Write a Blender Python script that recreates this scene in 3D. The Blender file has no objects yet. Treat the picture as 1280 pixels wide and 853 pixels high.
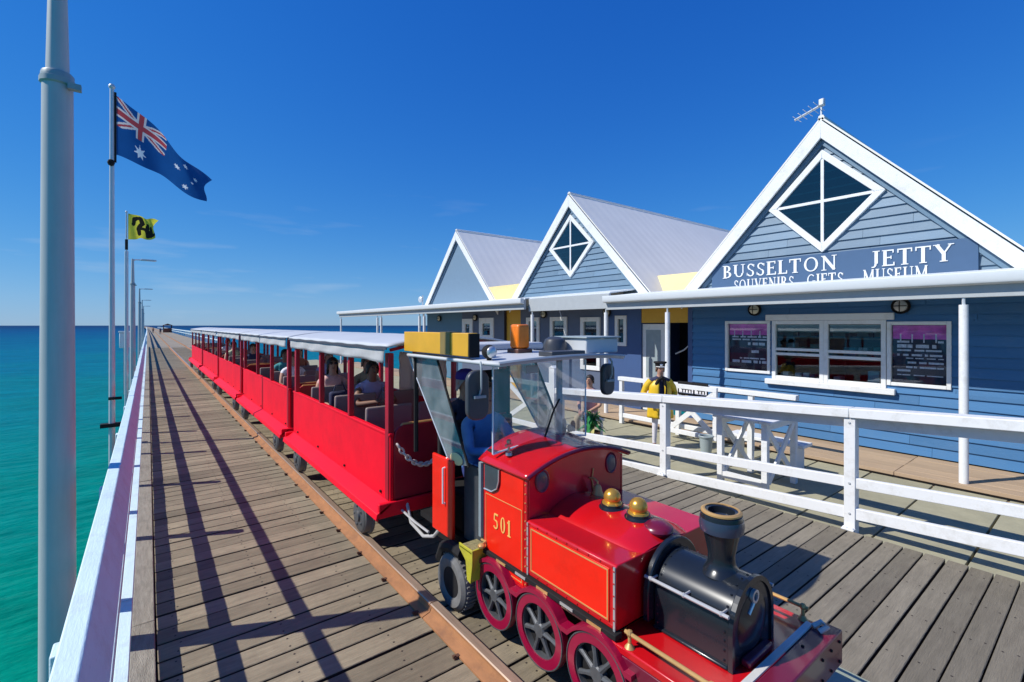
import bpy, bmesh, math, random
from mathutils import Vector, Matrix
R = math.radians
sc = bpy.context.scene
COL = sc.collection
random.seed(7)
rnd = random.Random(11)

# ------------------------------------------------------------------ camera
CAM_H = 2.3
YAW = 37.64
cam_d = bpy.data.cameras.new('camera')
cam = bpy.data.objects.new('camera', cam_d)
COL.objects.link(cam)
cam.location = (0, 0, CAM_H)
cam.rotation_euler = (R(90), 0, -R(YAW))
cam_d.sensor_width = 36
cam_d.lens = 36 * 590 / 1280
cam_d.shift_y = -0.0152
cam_d.clip_start = 0.05
cam_d.clip_end = 60000
sc.camera = cam

# ------------------------------------------------------------------ light
SUN_EL, SUN_AZ = 44.5, -64.5          # azimuth from +Y towards +X
SUN_DIR = Vector((math.sin(R(SUN_AZ)) * math.cos(R(SUN_EL)), math.cos(R(SUN_AZ)) * math.cos(R(SUN_EL)), math.sin(R(SUN_EL))))
sun_d = bpy.data.lights.new('sun', 'SUN')
sun_d.energy = 4.9
sun_d.angle = R(0.5)
sun_d.color = (1.0, 0.965, 0.90)
sun = bpy.data.objects.new('sun', sun_d)
COL.objects.link(sun)
sun.rotation_euler = SUN_DIR.to_track_quat('Z', 'Y').to_euler()
sun.location = (-20, 10, 30)

w = bpy.data.worlds.new('World')
sc.world = w
w.use_nodes = True
wn, wl = w.node_tree.nodes, w.node_tree.links
wn.clear()
wo = wn.new('ShaderNodeOutputWorld')
bg = wn.new('ShaderNodeBackground')
bg.inputs['Strength'].default_value = 0.108
sky = wn.new('ShaderNodeTexSky')
sky.sky_type = 'NISHITA'
sky.sun_disc = False
sky.sun_elevation = R(SUN_EL)
sky.sun_rotation = R(SUN_AZ)
sky.altitude = 0
sky.air_density = 1.0
sky.dust_density = 0.0
sky.ozone_density = 6.0
hs = wn.new('ShaderNodeHueSaturation')
hs.inputs['Saturation'].default_value = 1.24
hs.inputs['Value'].default_value = 1.0
wb = wn.new('ShaderNodeMix'); wb.data_type = 'RGBA'; wb.blend_type = 'MULTIPLY'
wb.inputs[0].default_value = 1.0
wb.inputs[7].default_value = (0.50, 0.94, 1.33, 1)
# thin streaky cloud low over the sea, all round the horizon
tc = wn.new('ShaderNodeTexCoord')
mp = wn.new('ShaderNodeMapping')
mp.inputs['Scale'].default_value = (2.2, 2.2, 16)
nz = wn.new('ShaderNodeTexNoise')
nz.inputs['Scale'].default_value = 2.1
nz.inputs['Detail'].default_value = 5
cr = wn.new('ShaderNodeValToRGB')
cr.color_ramp.elements[0].position = 0.60
cr.color_ramp.elements[0].color = (0, 0, 0, 1)
cr.color_ramp.elements[1].position = 0.80
cr.color_ramp.elements[1].color = (1, 1, 1, 1)
sx = wn.new('ShaderNodeSeparateXYZ')
mr = wn.new('ShaderNodeMapRange')
mr.inputs[1].default_value = 0.30
mr.inputs[2].default_value = 0.10
mr.inputs[3].default_value = 0
mr.inputs[4].default_value = 0.22
mm = wn.new('ShaderNodeMath'); mm.operation = 'MULTIPLY'
mx = wn.new('ShaderNodeMix'); mx.data_type = 'RGBA'
mx.inputs[7].default_value = (6.2, 6.8, 7.4, 1)
wl.new(tc.outputs['Generated'], mp.inputs['Vector'])
wl.new(mp.outputs[0], nz.inputs['Vector'])
wl.new(nz.outputs['Fac'], cr.inputs[0])
wl.new(tc.outputs['Generated'], sx.inputs[0])
wl.new(sx.outputs['Z'], mr.inputs[0])
wl.new(cr.outputs[0], mm.inputs[0])
wl.new(mr.outputs[0], mm.inputs[1])
wl.new(sky.outputs[0], hs.inputs['Color'])
wl.new(hs.outputs[0], wb.inputs[6])
# soft shoulder on the sky colour so the horizon stays pale blue
SKY_S = 0.108
va = wn.new('ShaderNodeVectorMath'); va.operation = 'MULTIPLY'; va.inputs[1].default_value = (1.25, 1.27, 2.25)
vb = wn.new('ShaderNodeVectorMath'); vb.operation = 'MULTIPLY_ADD'; vb.inputs[1].default_value = (1.5 * SKY_S, 1.25 * SKY_S, 2.0 * SKY_S); vb.inputs[2].default_value = (1, 1, 1)
vd = wn.new('ShaderNodeVectorMath'); vd.operation = 'DIVIDE'
wl.new(wb.outputs[2], va.inputs[0]); wl.new(wb.outputs[2], vb.inputs[0])
wl.new(va.outputs[0], vd.inputs[0]); wl.new(vb.outputs[0], vd.inputs[1])
wl.new(vd.outputs[0], mx.inputs[6])
wl.new(mm.outputs[0], mx.inputs[0])
wl.new(mx.outputs[2], bg.inputs['Color'])
wl.new(bg.outputs[0], wo.inputs[0])

sc.view_settings.view_transform = 'Standard'
sc.view_settings.look = 'None'
sc.view_settings.exposure = 0.0
sc.view_settings.gamma = 1.0
sc.view_settings.use_curve_mapping = False
sc.render.resolution_x, sc.render.resolution_y = 1024, 682
try:
    sc.cycles.max_bounces = 8
    sc.cycles.transparent_max_bounces = 16
except Exception:
    pass

# ------------------------------------------------------------------ materials
MATS = {}
def pm(name, col, rough=0.6, metal=0.0, var=0.12, scale=6.0, bump=0.0, bscale=None, stretch=(1, 1, 1), coat=0.0, rand=0.0, dirt=None, dirt_amt=0.0, dirt_scale=2.0, spec=0.5, wear=0.0):
    if name in MATS:
        return MATS[name]
    m = bpy.data.materials.new(name)
    m.use_nodes = True
    n, l = m.node_tree.nodes, m.node_tree.links
    b = n['Principled BSDF']
    b.inputs['Roughness'].default_value = rough
    b.inputs['Metallic'].default_value = metal
    b.inputs['Specular IOR Level'].default_value = spec
    if coat:
        b.inputs['Coat Weight'].default_value = coat
        b.inputs['Coat Roughness'].default_value = 0.06
    t = n.new('ShaderNodeTexCoord')
    oi = n.new('ShaderNodeObjectInfo')
    ad = n.new('ShaderNodeVectorMath'); ad.operation = 'MULTIPLY_ADD'
    cb = n.new('ShaderNodeCombineXYZ')
    for i in range(3):
        l.new(oi.outputs['Random'], cb.inputs[i])
    ad.inputs[1].default_value = (37.0, 53.0, 71.0)
    l.new(cb.outputs[0], ad.inputs[0])
    l.new(t.outputs['Object'], ad.inputs[2])
    mpn = n.new('ShaderNodeMapping')
    mpn.inputs['Scale'].default_value = stretch
    l.new(ad.outputs[0], mpn.inputs['Vector'])
    ns = n.new('ShaderNodeTexNoise')
    ns.inputs['Scale'].default_value = scale
    ns.inputs['Detail'].default_value = 6
    ns.inputs['Roughness'].default_value = 0.65
    l.new(mpn.outputs[0], ns.inputs['Vector'])
    v = n.new('ShaderNodeMapRange')
    v.inputs[1].default_value = 0.25
    v.inputs[2].default_value = 0.75
    v.inputs[3].default_value = 1 - var
    v.inputs[4].default_value = 1 + var
    l.new(ns.outputs['Fac'], v.inputs[0])
    val = v.outputs[0]
    if rand:
        rv = n.new('ShaderNodeMapRange')
        rv.inputs[3].default_value = 1 - rand
        rv.inputs[4].default_value = 1 + rand
        l.new(oi.outputs['Random'], rv.inputs[0])
        mu = n.new('ShaderNodeMath'); mu.operation = 'MULTIPLY'
        l.new(val, mu.inputs[0]); l.new(rv.outputs[0], mu.inputs[1])
        val = mu.outputs[0]
    h = n.new('ShaderNodeHueSaturation')
    h.inputs['Color'].default_value = (*col, 1)
    l.new(val, h.inputs['Value'])
    cout = h.outputs[0]
    if dirt:
        d = n.new('ShaderNodeTexNoise')
        d.inputs['Scale'].default_value = dirt_scale
        d.inputs['Detail'].default_value = 8
        d.inputs['Roughness'].default_value = 0.75
        l.new(ad.outputs[0], d.inputs['Vector'])
        dr = n.new('ShaderNodeMapRange')
        dr.inputs[1].default_value = 0.5
        dr.inputs[2].default_value = 0.72
        dr.inputs[4].default_value = dirt_amt
        l.new(d.outputs['Fac'], dr.inputs[0])
        dm = n.new('ShaderNodeMix'); dm.data_type = 'RGBA'
        dm.inputs[7].default_value = (*dirt, 1)
        l.new(dr.outputs[0], dm.inputs[0]); l.new(cout, dm.inputs[6])
        cout = dm.outputs[2]
    if wear:
        gp = n.new('ShaderNodeNewGeometry')
        wn_ = n.new('ShaderNodeTexNoise'); wn_.inputs['Scale'].default_value = 0.9; wn_.inputs['Detail'].default_value = 7; wn_.inputs['Roughness'].default_value = .7
        l.new(gp.outputs['Position'], wn_.inputs['Vector'])
        wr = n.new('ShaderNodeMapRange'); wr.inputs[1].default_value = .42; wr.inputs[2].default_value = .70; wr.inputs[4].default_value = wear
        l.new(wn_.outputs['Fac'], wr.inputs[0])
        wm = n.new('ShaderNodeMix'); wm.data_type = 'RGBA'; wm.inputs[7].default_value = (.10, .085, .06, 1)
        l.new(wr.outputs[0], wm.inputs[0]); l.new(cout, wm.inputs[6])
        cout = wm.outputs[2]
    l.new(cout, b.inputs['Base Color'])
    if bump:
        bn = n.new('ShaderNodeBump')
        bn.inputs['Strength'].default_value = bump
        bn.inputs['Distance'].default_value = 0.01
        if bscale:
            n2 = n.new('ShaderNodeTexNoise')
            n2.inputs['Scale'].default_value = bscale
            n2.inputs['Detail'].default_value = 6
            l.new(mpn.outputs[0], n2.inputs['Vector'])
            l.new(n2.outputs['Fac'], bn.inputs['Height'])
        else:
            l.new(ns.outputs['Fac'], bn.inputs['Height'])
        l.new(bn.outputs[0], b.inputs['Normal'])
    MATS[name] = m
    return m

def glass(name, tint=(0.95, 0.98, 0.98), refl=0.12, haze=0.0):
    if name in MATS:
        return MATS[name]
    m = bpy.data.materials.new(name)
    m.use_nodes = True
    n, l = m.node_tree.nodes, m.node_tree.links
    n.clear()
    o = n.new('ShaderNodeOutputMaterial')
    tr = n.new('ShaderNodeBsdfTransparent'); tr.inputs[0].default_value = (*tint, 1)
    gl = n.new('ShaderNodeBsdfGlossy'); gl.inputs['Roughness'].default_value = 0.03
    fr = n.new('ShaderNodeLayerWeight'); fr.inputs[0].default_value = 0.25
    mr = n.new('ShaderNodeMapRange'); mr.inputs[3].default_value = refl; mr.inputs[4].default_value = 0.75
    mixn = n.new('ShaderNodeMixShader')
    l.new(fr.outputs['Fresnel'], mr.inputs[0])
    l.new(mr.outputs[0], mixn.inputs[0])
    l.new(tr.outputs[0], mixn.inputs[1]); l.new(gl.outputs[0], mixn.inputs[2])
    out = mixn.outputs[0]
    if haze:
        df = n.new('ShaderNodeBsdfDiffuse'); df.inputs[0].default_value = (0.75, 0.8, 0.82, 1)
        ns = n.new('ShaderNodeTexNoise'); ns.inputs['Scale'].default_value = 5
        ns.inputs['Detail'].default_value = 5
        mr2 = n.new('ShaderNodeMapRange'); mr2.inputs[1].default_value = 0.3; mr2.inputs[2].default_value = 0.8
        mr2.inputs[3].default_value = haze * 0.5; mr2.inputs[4].default_value = haze * 1.6
        l.new(ns.outputs['Fac'], mr2.inputs[0])
        m2 = n.new('ShaderNodeMixShader')
        l.new(mr2.outputs[0], m2.inputs[0]); l.new(out, m2.inputs[1]); l.new(df.outputs[0], m2.inputs[2])
        out = m2.outputs[0]
    l.new(out, o.inputs[0])
    MATS[name] = m
    return m

DECK = pm('deck_timber', (0.275, 0.226, 0.150), rough=0.85, var=0.24, scale=3.0, stretch=(1, 9, 9), bump=0.6, bscale=14, rand=0.24, dirt=(0.13, 0.10, 0.075), dirt_amt=0.45, dirt_scale=1.6, spec=0.25, wear=0.45)
DECKR = pm('deck_timber_grey', (0.225, 0.196, 0.146), rough=0.85, var=0.2, scale=3.0, stretch=(1, 9, 9), bump=0.55, bscale=14, rand=0.2, dirt=(0.12, 0.095, 0.075), dirt_amt=0.4, dirt_scale=1.4, spec=0.25, wear=0.35)
EDGE = pm('edge_board_timber', (0.29, 0.26, 0.21), rough=0.9, var=0.3, scale=5.0, stretch=(9, 1, 9), bump=0.8, bscale=30, rand=0.1, dirt=(0.1, 0.08, 0.06), dirt_amt=0.4, spec=0.2)
UNDER = pm('dark_underside', (0.025, 0.022, 0.02), rough=0.95, var=0.2)
WHITE = pm('white_paint', (0.80, 0.81, 0.80), rough=0.45, var=0.05, scale=4, bump=0.08, bscale=30, dirt=(0.46, 0.44, 0.38), dirt_amt=0.55, dirt_scale=4)
WHITEP = pm('worn_white_paint', (0.64, 0.79, 0.81), rough=0.5, var=0.06, scale=3, stretch=(6, 1, 6), bump=0.2, bscale=20, dirt=(0.42, 0.43, 0.42), dirt_amt=0.5, dirt_scale=5)
GALV = pm('galvanised_steel', (0.60, 0.63, 0.64), rough=0.42, metal=0.3, var=0.1, scale=12, dirt=(0.36, 0.37, 0.37), dirt_amt=0.4, dirt_scale=6)
POLEG = pm('grey_pole_paint', (0.48, 0.50, 0.49), rough=0.5, var=0.07, scale=5, stretch=(4, 4, .4), dirt=(0.40, 0.42, 0.42), dirt_amt=0.4, dirt_scale=3)
RUST = pm('rusty_rail_steel', (0.36, 0.16, 0.062), rough=0.75, var=0.25, scale=9, stretch=(1, .5, 1), bump=0.3, dirt=(0.17, 0.085, 0.05), dirt_amt=0.6, dirt_scale=5)
RAILTOP = pm('worn_rail_head', (0.50, 0.36, 0.25), rough=0.35, metal=0.5, var=0.2, scale=9, stretch=(6, .3, 1))
RUSTD = pm('dark_rust', (0.10, 0.045, 0.025), rough=0.85, var=0.3)
LRED = pm('engine_red_paint', (0.58, 0.006, 0.010), rough=0.22, coat=0.6, var=0.08, scale=3, dirt=(0.30, 0.01, 0.015), dirt_amt=0.35, dirt_scale=2.5)
LORG = pm('engine_panel_vermilion', (0.86, 0.018, 0.005), rough=0.3, coat=0.2, spec=0.3, var=0.1, scale=2.5, dirt=(0.60, 0.018, 0.008), dirt_amt=0.5, dirt_scale=3)
LMAR = pm('engine_maroon_paint', (0.16, 0.008, 0.03), rough=0.3, coat=0.4, var=0.12)
CRIM = pm('crimson_wheel_paint', (0.30, 0.003, 0.038), rough=0.3, coat=0.3, var=0.1, dirt=(0.2, 0.01, 0.03), dirt_amt=0.4, dirt_scale=5)
CRED = pm('carriage_red_paint', (0.84, 0.003, 0.022), rough=0.5, spec=0.2, var=0.1, scale=2.2, bump=0.25, bscale=2.5, dirt=(0.5, 0.01, 0.02), dirt_amt=0.45, dirt_scale=1.7)
CREDD = pm('carriage_dark_red', (0.36, 0.004, 0.02), rough=0.45, var=0.1)
LINE = pm('gold_lining', (0.72, 0.36, 0.12), rough=0.4, metal=0.2, var=0.15)
BLACK = pm('black_enamel', (0.012, 0.016, 0.022), rough=0.24, coat=0.22, spec=0.4, var=0.1)
BLACKM = pm('black_metal', (0.018, 0.017, 0.017), rough=0.75, spec=0.2, var=0.2)
RUBBER = pm('tyre_rubber', (0.16, 0.155, 0.145), rough=0.85, var=0.2, scale=10, dirt=(0.25, 0.24, 0.21), dirt_amt=0.4, dirt_scale=8)
SPOKE = pm('cast_iron_grey', (0.10, 0.105, 0.11), rough=0.5, metal=0.3, var=0.25, scale=14, bump=0.3)
BRASS = pm('polished_brass', (0.74, 0.40, 0.07), rough=0.26, metal=0.65, var=0.1)
BRASSD = pm('dull_brass', (0.60, 0.36, 0.13), rough=0.42, metal=0.35, var=0.2)
CHROME = pm('bright_steel', (0.70, 0.69, 0.67), rough=0.28, metal=0.6, var=0.08)
YELP = pm('yellow_green_step_paint', (0.50, 0.46, 0.03), rough=0.5, var=0.15, dirt=(0.2, 0.16, 0.06), dirt_amt=0.6, dirt_scale=9)
YELS = pm('yellow_sign_paint', (0.68, 0.36, 0.02), rough=0.5, var=0.1, scale=5, dirt=(0.62, 0.36, 0.02), dirt_amt=0.5, dirt_scale=6)
BEAC = pm('orange_beacon_plastic', (0.85, 0.20, 0.01), rough=0.3, var=0.2, scale=14)
ROOFW = pm('carriage_roof_white', (0.52, 0.54, 0.55), rough=0.55, var=0.06, scale=1.5, dirt=(0.5, 0.52, 0.53), dirt_amt=0.35, dirt_scale=1.5)
VALC = pm('canvas_valance', (0.66, 0.66, 0.66), rough=0.85, var=0.1, scale=4, bump=0.2, bscale=3)
SEATM = pm('taupe_seat_vinyl', (0.27, 0.205, 0.185), rough=0.6, var=0.08)
CREAM = pm('cream_blind_canvas', (0.76, 0.62, 0.52), rough=0.85, var=0.06)
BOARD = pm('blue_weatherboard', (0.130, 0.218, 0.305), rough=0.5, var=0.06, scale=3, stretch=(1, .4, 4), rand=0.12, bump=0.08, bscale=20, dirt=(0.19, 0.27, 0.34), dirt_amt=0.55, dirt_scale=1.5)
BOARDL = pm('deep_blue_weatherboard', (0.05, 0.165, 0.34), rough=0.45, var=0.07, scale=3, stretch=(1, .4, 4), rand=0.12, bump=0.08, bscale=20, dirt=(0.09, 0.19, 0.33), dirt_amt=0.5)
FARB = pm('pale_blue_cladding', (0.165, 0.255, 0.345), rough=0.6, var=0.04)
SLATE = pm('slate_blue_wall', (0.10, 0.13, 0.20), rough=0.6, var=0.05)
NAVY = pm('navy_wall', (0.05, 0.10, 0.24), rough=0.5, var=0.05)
SIGNB = pm('sign_board_blue', (0.055, 0.115, 0.215), rough=0.5, var=0.04)
ROOFG = pm('grey_roof_steel', (0.78, 0.76, 0.70), rough=0.6, var=0.05, scale=.8)
YELB = pm('shaded_yellow_panel', (0.66, 0.38, 0.045), rough=0.6, var=0.06)  # entrance yellow, darkened in the colour for the shade there
YELC = pm('pale_yellow_panel', (0.82, 0.66, 0.30), rough=0.6, var=0.05)
AWNW = pm('awning_white_steel', (0.72, 0.76, 0.77), rough=0.45, var=0.05, scale=2, dirt=(0.55, 0.58, 0.58), dirt_amt=0.3)
AWNG = pm('awning_shaded_beam', (0.42, 0.45, 0.46), rough=0.55, var=0.06)  # shade under the gutter put into this grey
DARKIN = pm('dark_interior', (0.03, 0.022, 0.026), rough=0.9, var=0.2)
SLAB = pm('concrete_paver', (0.36, 0.335, 0.225), rough=0.9, var=0.12, scale=5, rand=0.06, bump=0.2, bscale=60, dirt=(0.26, 0.25, 0.18), dirt_amt=0.5, dirt_scale=2.2, spec=0.2)
TANB = pm('tan_verandah_board', (0.42, 0.30, 0.19), rough=0.8, var=0.12, scale=2, stretch=(6, 1, 6), rand=0.1, bump=0.15)
PLATE = pm('green_cover_plate', (0.30, 0.34, 0.26), rough=0.7, var=0.15, dirt=(0.2, 0.2, 0.14), dirt_amt=0.5)
WGL = glass('window_glass', (0.75, 0.85, 0.85), 0.06)
PGL = glass('poster_glass', (0.96, 0.97, 0.97), 0.03)
DGL = glass('gable_glass', (0.3, 0.5, 0.52), 0.10)
SCR = glass('clear_windscreen', (0.95, 0.975, 0.975), 0.13, haze=0.17)  # haze paints whitish reflections onto the screen
SCRW = glass('scuffed_side_screen', (0.62, 0.66, 0.67), 0.10, haze=0.16)
MIRG = pm('mirror_back', (0.05, 0.055, 0.065), rough=0.4, var=0.15)
BLU1 = pm('cobalt_cotton', (0.07, 0.23, 0.55), rough=0.9, var=0.2, scale=6, bump=0.5, bscale=5)
BLU2 = pm('dark_blue_trousers', (0.03, 0.05, 0.22), rough=0.9, var=0.2)
LAV = pm('lavender_shirt', (0.42, 0.38, 0.60), rough=0.9, var=0.15)
PINK = pm('pale_pink_top', (0.62, 0.36, 0.33), rough=0.9, var=0.3, scale=12)
WSHIRT = pm('white_cotton', (0.76, 0.74, 0.78), rough=0.9, var=0.12)
CHECK = pm('olive_white_floral', (0.42, 0.46, 0.30), rough=0.9, var=0.7, scale=22)
KHAKI = pm('khaki_cotton', (0.36, 0.30, 0.20), rough=0.9, var=0.12)
NAVYC = pm('navy_cotton', (0.03, 0.035, 0.08), rough=0.9, var=0.15)
TEALC = pm('teal_cotton', (0.05, 0.25, 0.27), rough=0.9, var=0.15)
ORANC = pm('rust_cotton', (0.45, 0.14, 0.07), rough=0.9, var=0.15)
RAIN = pm('yellow_oilskin', (0.78, 0.50, 0.02), rough=0.45, var=0.15, scale=6, bump=0.3, bscale=6)
SKIN = pm('skin', (0.50, 0.27, 0.18), rough=0.6, var=0.08)
SKIND = pm('tanned_skin', (0.24, 0.12, 0.075), rough=0.6, var=0.08)
HAIRD = pm('dark_hair', (0.02, 0.015, 0.012), rough=0.6, var=0.2)
HAIRB = pm('brown_hair', (0.10, 0.055, 0.03), rough=0.6, var=0.2)
HAIRG = pm('grey_hair', (0.45, 0.44, 0.45), rough=0.7, var=0.2)
PURP = pm('purple_cap_cloth', (0.07, 0.05, 0.42), rough=0.9, var=0.1)
LEAF = pm('bright_leaf_green', (0.035, 0.22, 0.06), rough=0.4, var=0.3, scale=9)
LEAFY = pm('straw_leaf', (0.55, 0.50, 0.18), rough=0.6, var=0.2)
TERRA = pm('terracotta_pot', (0.30, 0.13, 0.07), rough=0.8, var=0.15)
GREYP = pm('grey_plastic', (0.30, 0.36, 0.37), rough=0.5, var=0.08)
LAMPG = pm('lamp_diffuser', (0.62, 0.60, 0.46), rough=0.4, var=0.1)
FBLUE = pm('flag_blue', (0.01, 0.085, 0.28), rough=0.85, var=0.1, scale=3)
FRED = pm('flag_red', (0.50, 0.07, 0.08), rough=0.85, var=0.1, scale=3)
FWHT = pm('flag_white', (0.74, 0.66, 0.62), rough=0.85, var=0.08, scale=3)
FSTAR = pm('flag_star_white', (0.82, 0.84, 0.86), rough=0.85, var=0.03)
FYEL = pm('flag_yellow', (0.72, 0.66, 0.06), rough=0.85, var=0.1)
FBLK = pm('flag_black', (0.02, 0.02, 0.012), rough=0.85, var=0.1)
PURPB = pm('poster_purple', (0.85, 0.12, 0.62), rough=0.4, var=0.5, scale=3)
POSTD = pm('poster_dark', (0.02, 0.022, 0.05), rough=0.4, var=0.4, scale=6)
POSTW = pm('poster_print_white', (0.8, 0.8, 0.85), rough=0.5, var=0.4, scale=20)
AQUA = pm('aqua_stock', (0.10, 0.42, 0.55), rough=0.5, var=0.15)
TEALS = pm('teal_stock', (0.04, 0.25, 0.26), rough=0.5, var=0.3)

# ------------------------------------------------------------------ mesh builder
class MB:
    def __init__(s):
        s.v, s.f, s.m = [], [], []
    def add(s, vs, fs, m=0):
        o = len(s.v)
        s.v += [tuple(p) for p in vs]
        for f in fs:
            s.f.append(tuple(i + o for i in f)); s.m.append(m)
        return s
    def hexa(s, p, m=0):
        return s.add(p, [(0, 3, 2, 1), (4, 5, 6, 7), (0, 1, 5, 4), (1, 2, 6, 5), (2, 3, 7, 6), (3, 0, 4, 7)], m)
    def box(s, x0, x1, y0, y1, z0, z1, m=0):
        return s.hexa([(x0, y0, z0), (x1, y0, z0), (x1, y1, z0), (x0, y1, z0), (x0, y0, z1), (x1, y0, z1), (x1, y1, z1), (x0, y1, z1)], m)
    def prism(s, poly, ax, a, b, m=0):
        def P(u, v, t):
            return {'x': (t, u, v), 'y': (u, t, v), 'z': (u, v, t)}[ax]
        n = len(poly)
        ar = sum(poly[i][0] * poly[(i + 1) % n][1] - poly[(i + 1) % n][0] * poly[i][1] for i in range(n))
        flip = (ar > 0) == (ax == 'y')
        if (b < a): flip = not flip
        vs = [P(u, v, a) for u, v in poly] + [P(u, v, b) for u, v in poly]
        lo, hi = tuple(range(n - 1, -1, -1)), tuple(range(n, 2 * n))
        sd = [(i, (i + 1) % n, (i + 1) % n + n, i + n) for i in range(n)]
        fs = [lo, hi] + sd
        if flip:
            fs = [tuple(reversed(f)) for f in fs]
        return s.add(vs, fs, m)
    def tube(s, pts, r, n=8, m=0, caps=True):
        pts = [Vector(p) for p in pts]
        k = len(pts)
        rs = r if isinstance(r, (list, tuple)) else [r] * k
        vs, prev = [], None
        for i, p in enumerate(pts):
            d = (pts[min(i + 1, k - 1)] - pts[max(i - 1, 0)]).normalized()
            if prev is None:
                a = Vector((0, 0, 1)) if abs(d.z) < 0.9 else Vector((1, 0, 0))
                u = d.cross(a).normalized()
            else:
                u = (prev - d * prev.dot(d)).normalized()
            prev = u
            q = d.cross(u)
            for j in range(n):
                t = 2 * math.pi * j / n
                vs.append(p + (u * math.cos(t) + q * math.sin(t)) * rs[i])
        fs = []
        for i in range(k - 1):
            for j in range(n):
                a, b = i * n + j, i * n + (j + 1) % n
                fs.append((a, b, b + n, a + n))
        if caps:
            fs.append(tuple(range(n - 1, -1, -1)))
            fs.append(tuple((k - 1) * n + j for j in range(n)))
        return s.add(vs, fs, m)
    def lathe(s, prof, c=(0, 0, 0), ax='z', n=24, m=0):
        vs, fs = [], []
        for r, h in prof:
            for j in range(n):
                t = 2 * math.pi * j / n
                a, b = r * math.cos(t), r * math.sin(t)
                p = {'z': (a, b, h), 'x': (h, a, b), 'y': (b, h, a)}[ax]
                vs.append((c[0] + p[0], c[1] + p[1], c[2] + p[2]))
        k = len(prof)
        for i in range(k - 1):
            for j in range(n):
                a, b = i * n + j, i * n + (j + 1) % n
                fs.append((a, b, b + n, a + n))
        closed = prof[0] == prof[-1]
        if prof[0][0] > 1e-6 and not closed: fs.append(tuple(range(n - 1, -1, -1)))
        if prof[-1][0] > 1e-6 and not closed: fs.append(tuple((k - 1) * n + j for j in range(n)))
        return s.add(vs, fs, m)
    def ball(s, c, r, n=14, m=0, rz=None):
        rx, ry, rzz = (r if isinstance(r, (tuple, list)) else (r, r, r))
        vs, fs = [], []
        k = n // 2
        for i in range(k + 1):
            ph = math.pi * i / k
            for j in range(n):
                t = 2 * math.pi * j / n
                vs.append((c[0] + rx * math.sin(ph) * math.cos(t), c[1] + ry * math.sin(ph) * math.sin(t), c[2] - rzz * math.cos(ph)))
        for i in range(k):
            for j in range(n):
                a, b = i * n + j, i * n + (j + 1) % n
                fs.append((a, b, b + n, a + n))
        return s.add(vs, fs, m)
    def grid(s, fn, nu, nv, m=0, mf=None):
        vs = [fn(i / nu, j / nv) for i in range(nu + 1) for j in range(nv + 1)]
        o = len(s.v)
        s.v += [tuple(p) for p in vs]
        for i in range(nu):
            for j in range(nv):
                a = o + i * (nv + 1) + j
                s.f.append((a, a + nv + 1, a + nv + 2, a + 1))
                s.m.append(mf((i + .5) / nu, (j + .5) / nv) if mf else m)
        return s
    def ring(s, c, r0, r1, a0, a1, ax='x', n=32, m=0):
        # annulus section of rectangular profile
        prof = [(r0, a0), (r1, a0), (r1, a1), (r0, a1), (r0, a0)]
        return s.lathe(prof, c, ax, n, m)

def wpos(o):
    p = Vector((0, 0, 0))
    while o is not None:
        p += o.location
        o = o.parent
    return p

def obj(name, mb, mats, parent=None, bevel=0.0, smooth=True, loc=None, seg=2, sharp=35):
    """links the collected shape as ONE mesh object; coordinates are world ones unless loc is given"""
    me = bpy.data.meshes.new(name)
    off = wpos(parent) if parent is not None else Vector((0, 0, 0))
    if loc is not None:
        off = Vector((0, 0, 0))
    me.from_pydata([(x - off.x, y - off.y, z - off.z) for x, y, z in mb.v], [], mb.f)
    if not isinstance(mats, (list, tuple)):
        mats = [mats]
    for m in mats:
        me.materials.append(m)
    for p, mi in zip(me.polygons, mb.m):
        p.material_index = mi
        p.use_smooth = smooth
    me.update()
    if smooth:
        me.set_sharp_from_angle(angle=R(sharp))
    o = bpy.data.objects.new(name, me)
    COL.objects.link(o)
    if parent is not None:
        o.parent = parent
    if loc is not None:
        o.location = loc
    if bevel:
        b = o.modifiers.new('bevel', 'BEVEL')
        b.width = bevel
        b.segments = seg
        b.limit_method = 'ANGLE'
        b.harden_normals = False
    return o

def tag(o, label, cat, group=None):
    o['label'] = label; o['category'] = cat
    if group: o['group'] = group
    return o
def thing(name, label, cat, loc=(0, 0, 0), group=None, rz=0):
    o = bpy.data.objects.new(name, None)
    o.empty_display_size = 0.2
    COL.objects.link(o)
    o.location = loc
    o.rotation_euler = (0, 0, rz)
    return tag(o, label, cat, group)
def struct(name, mb, mats, **k):
    o = obj(name, mb, mats, **k); o['kind'] = 'structure'; return o
def dup(root, loc, label=None):
    r = root.copy(); COL.objects.link(r); r.location = loc
    if label: r['label'] = label
    for ch in list(root.children):
        c = ch.copy(); COL.objects.link(c); c.parent = r
        for g in list(ch.children):
            d = g.copy(); COL.objects.link(d); d.parent = c
    return r

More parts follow.
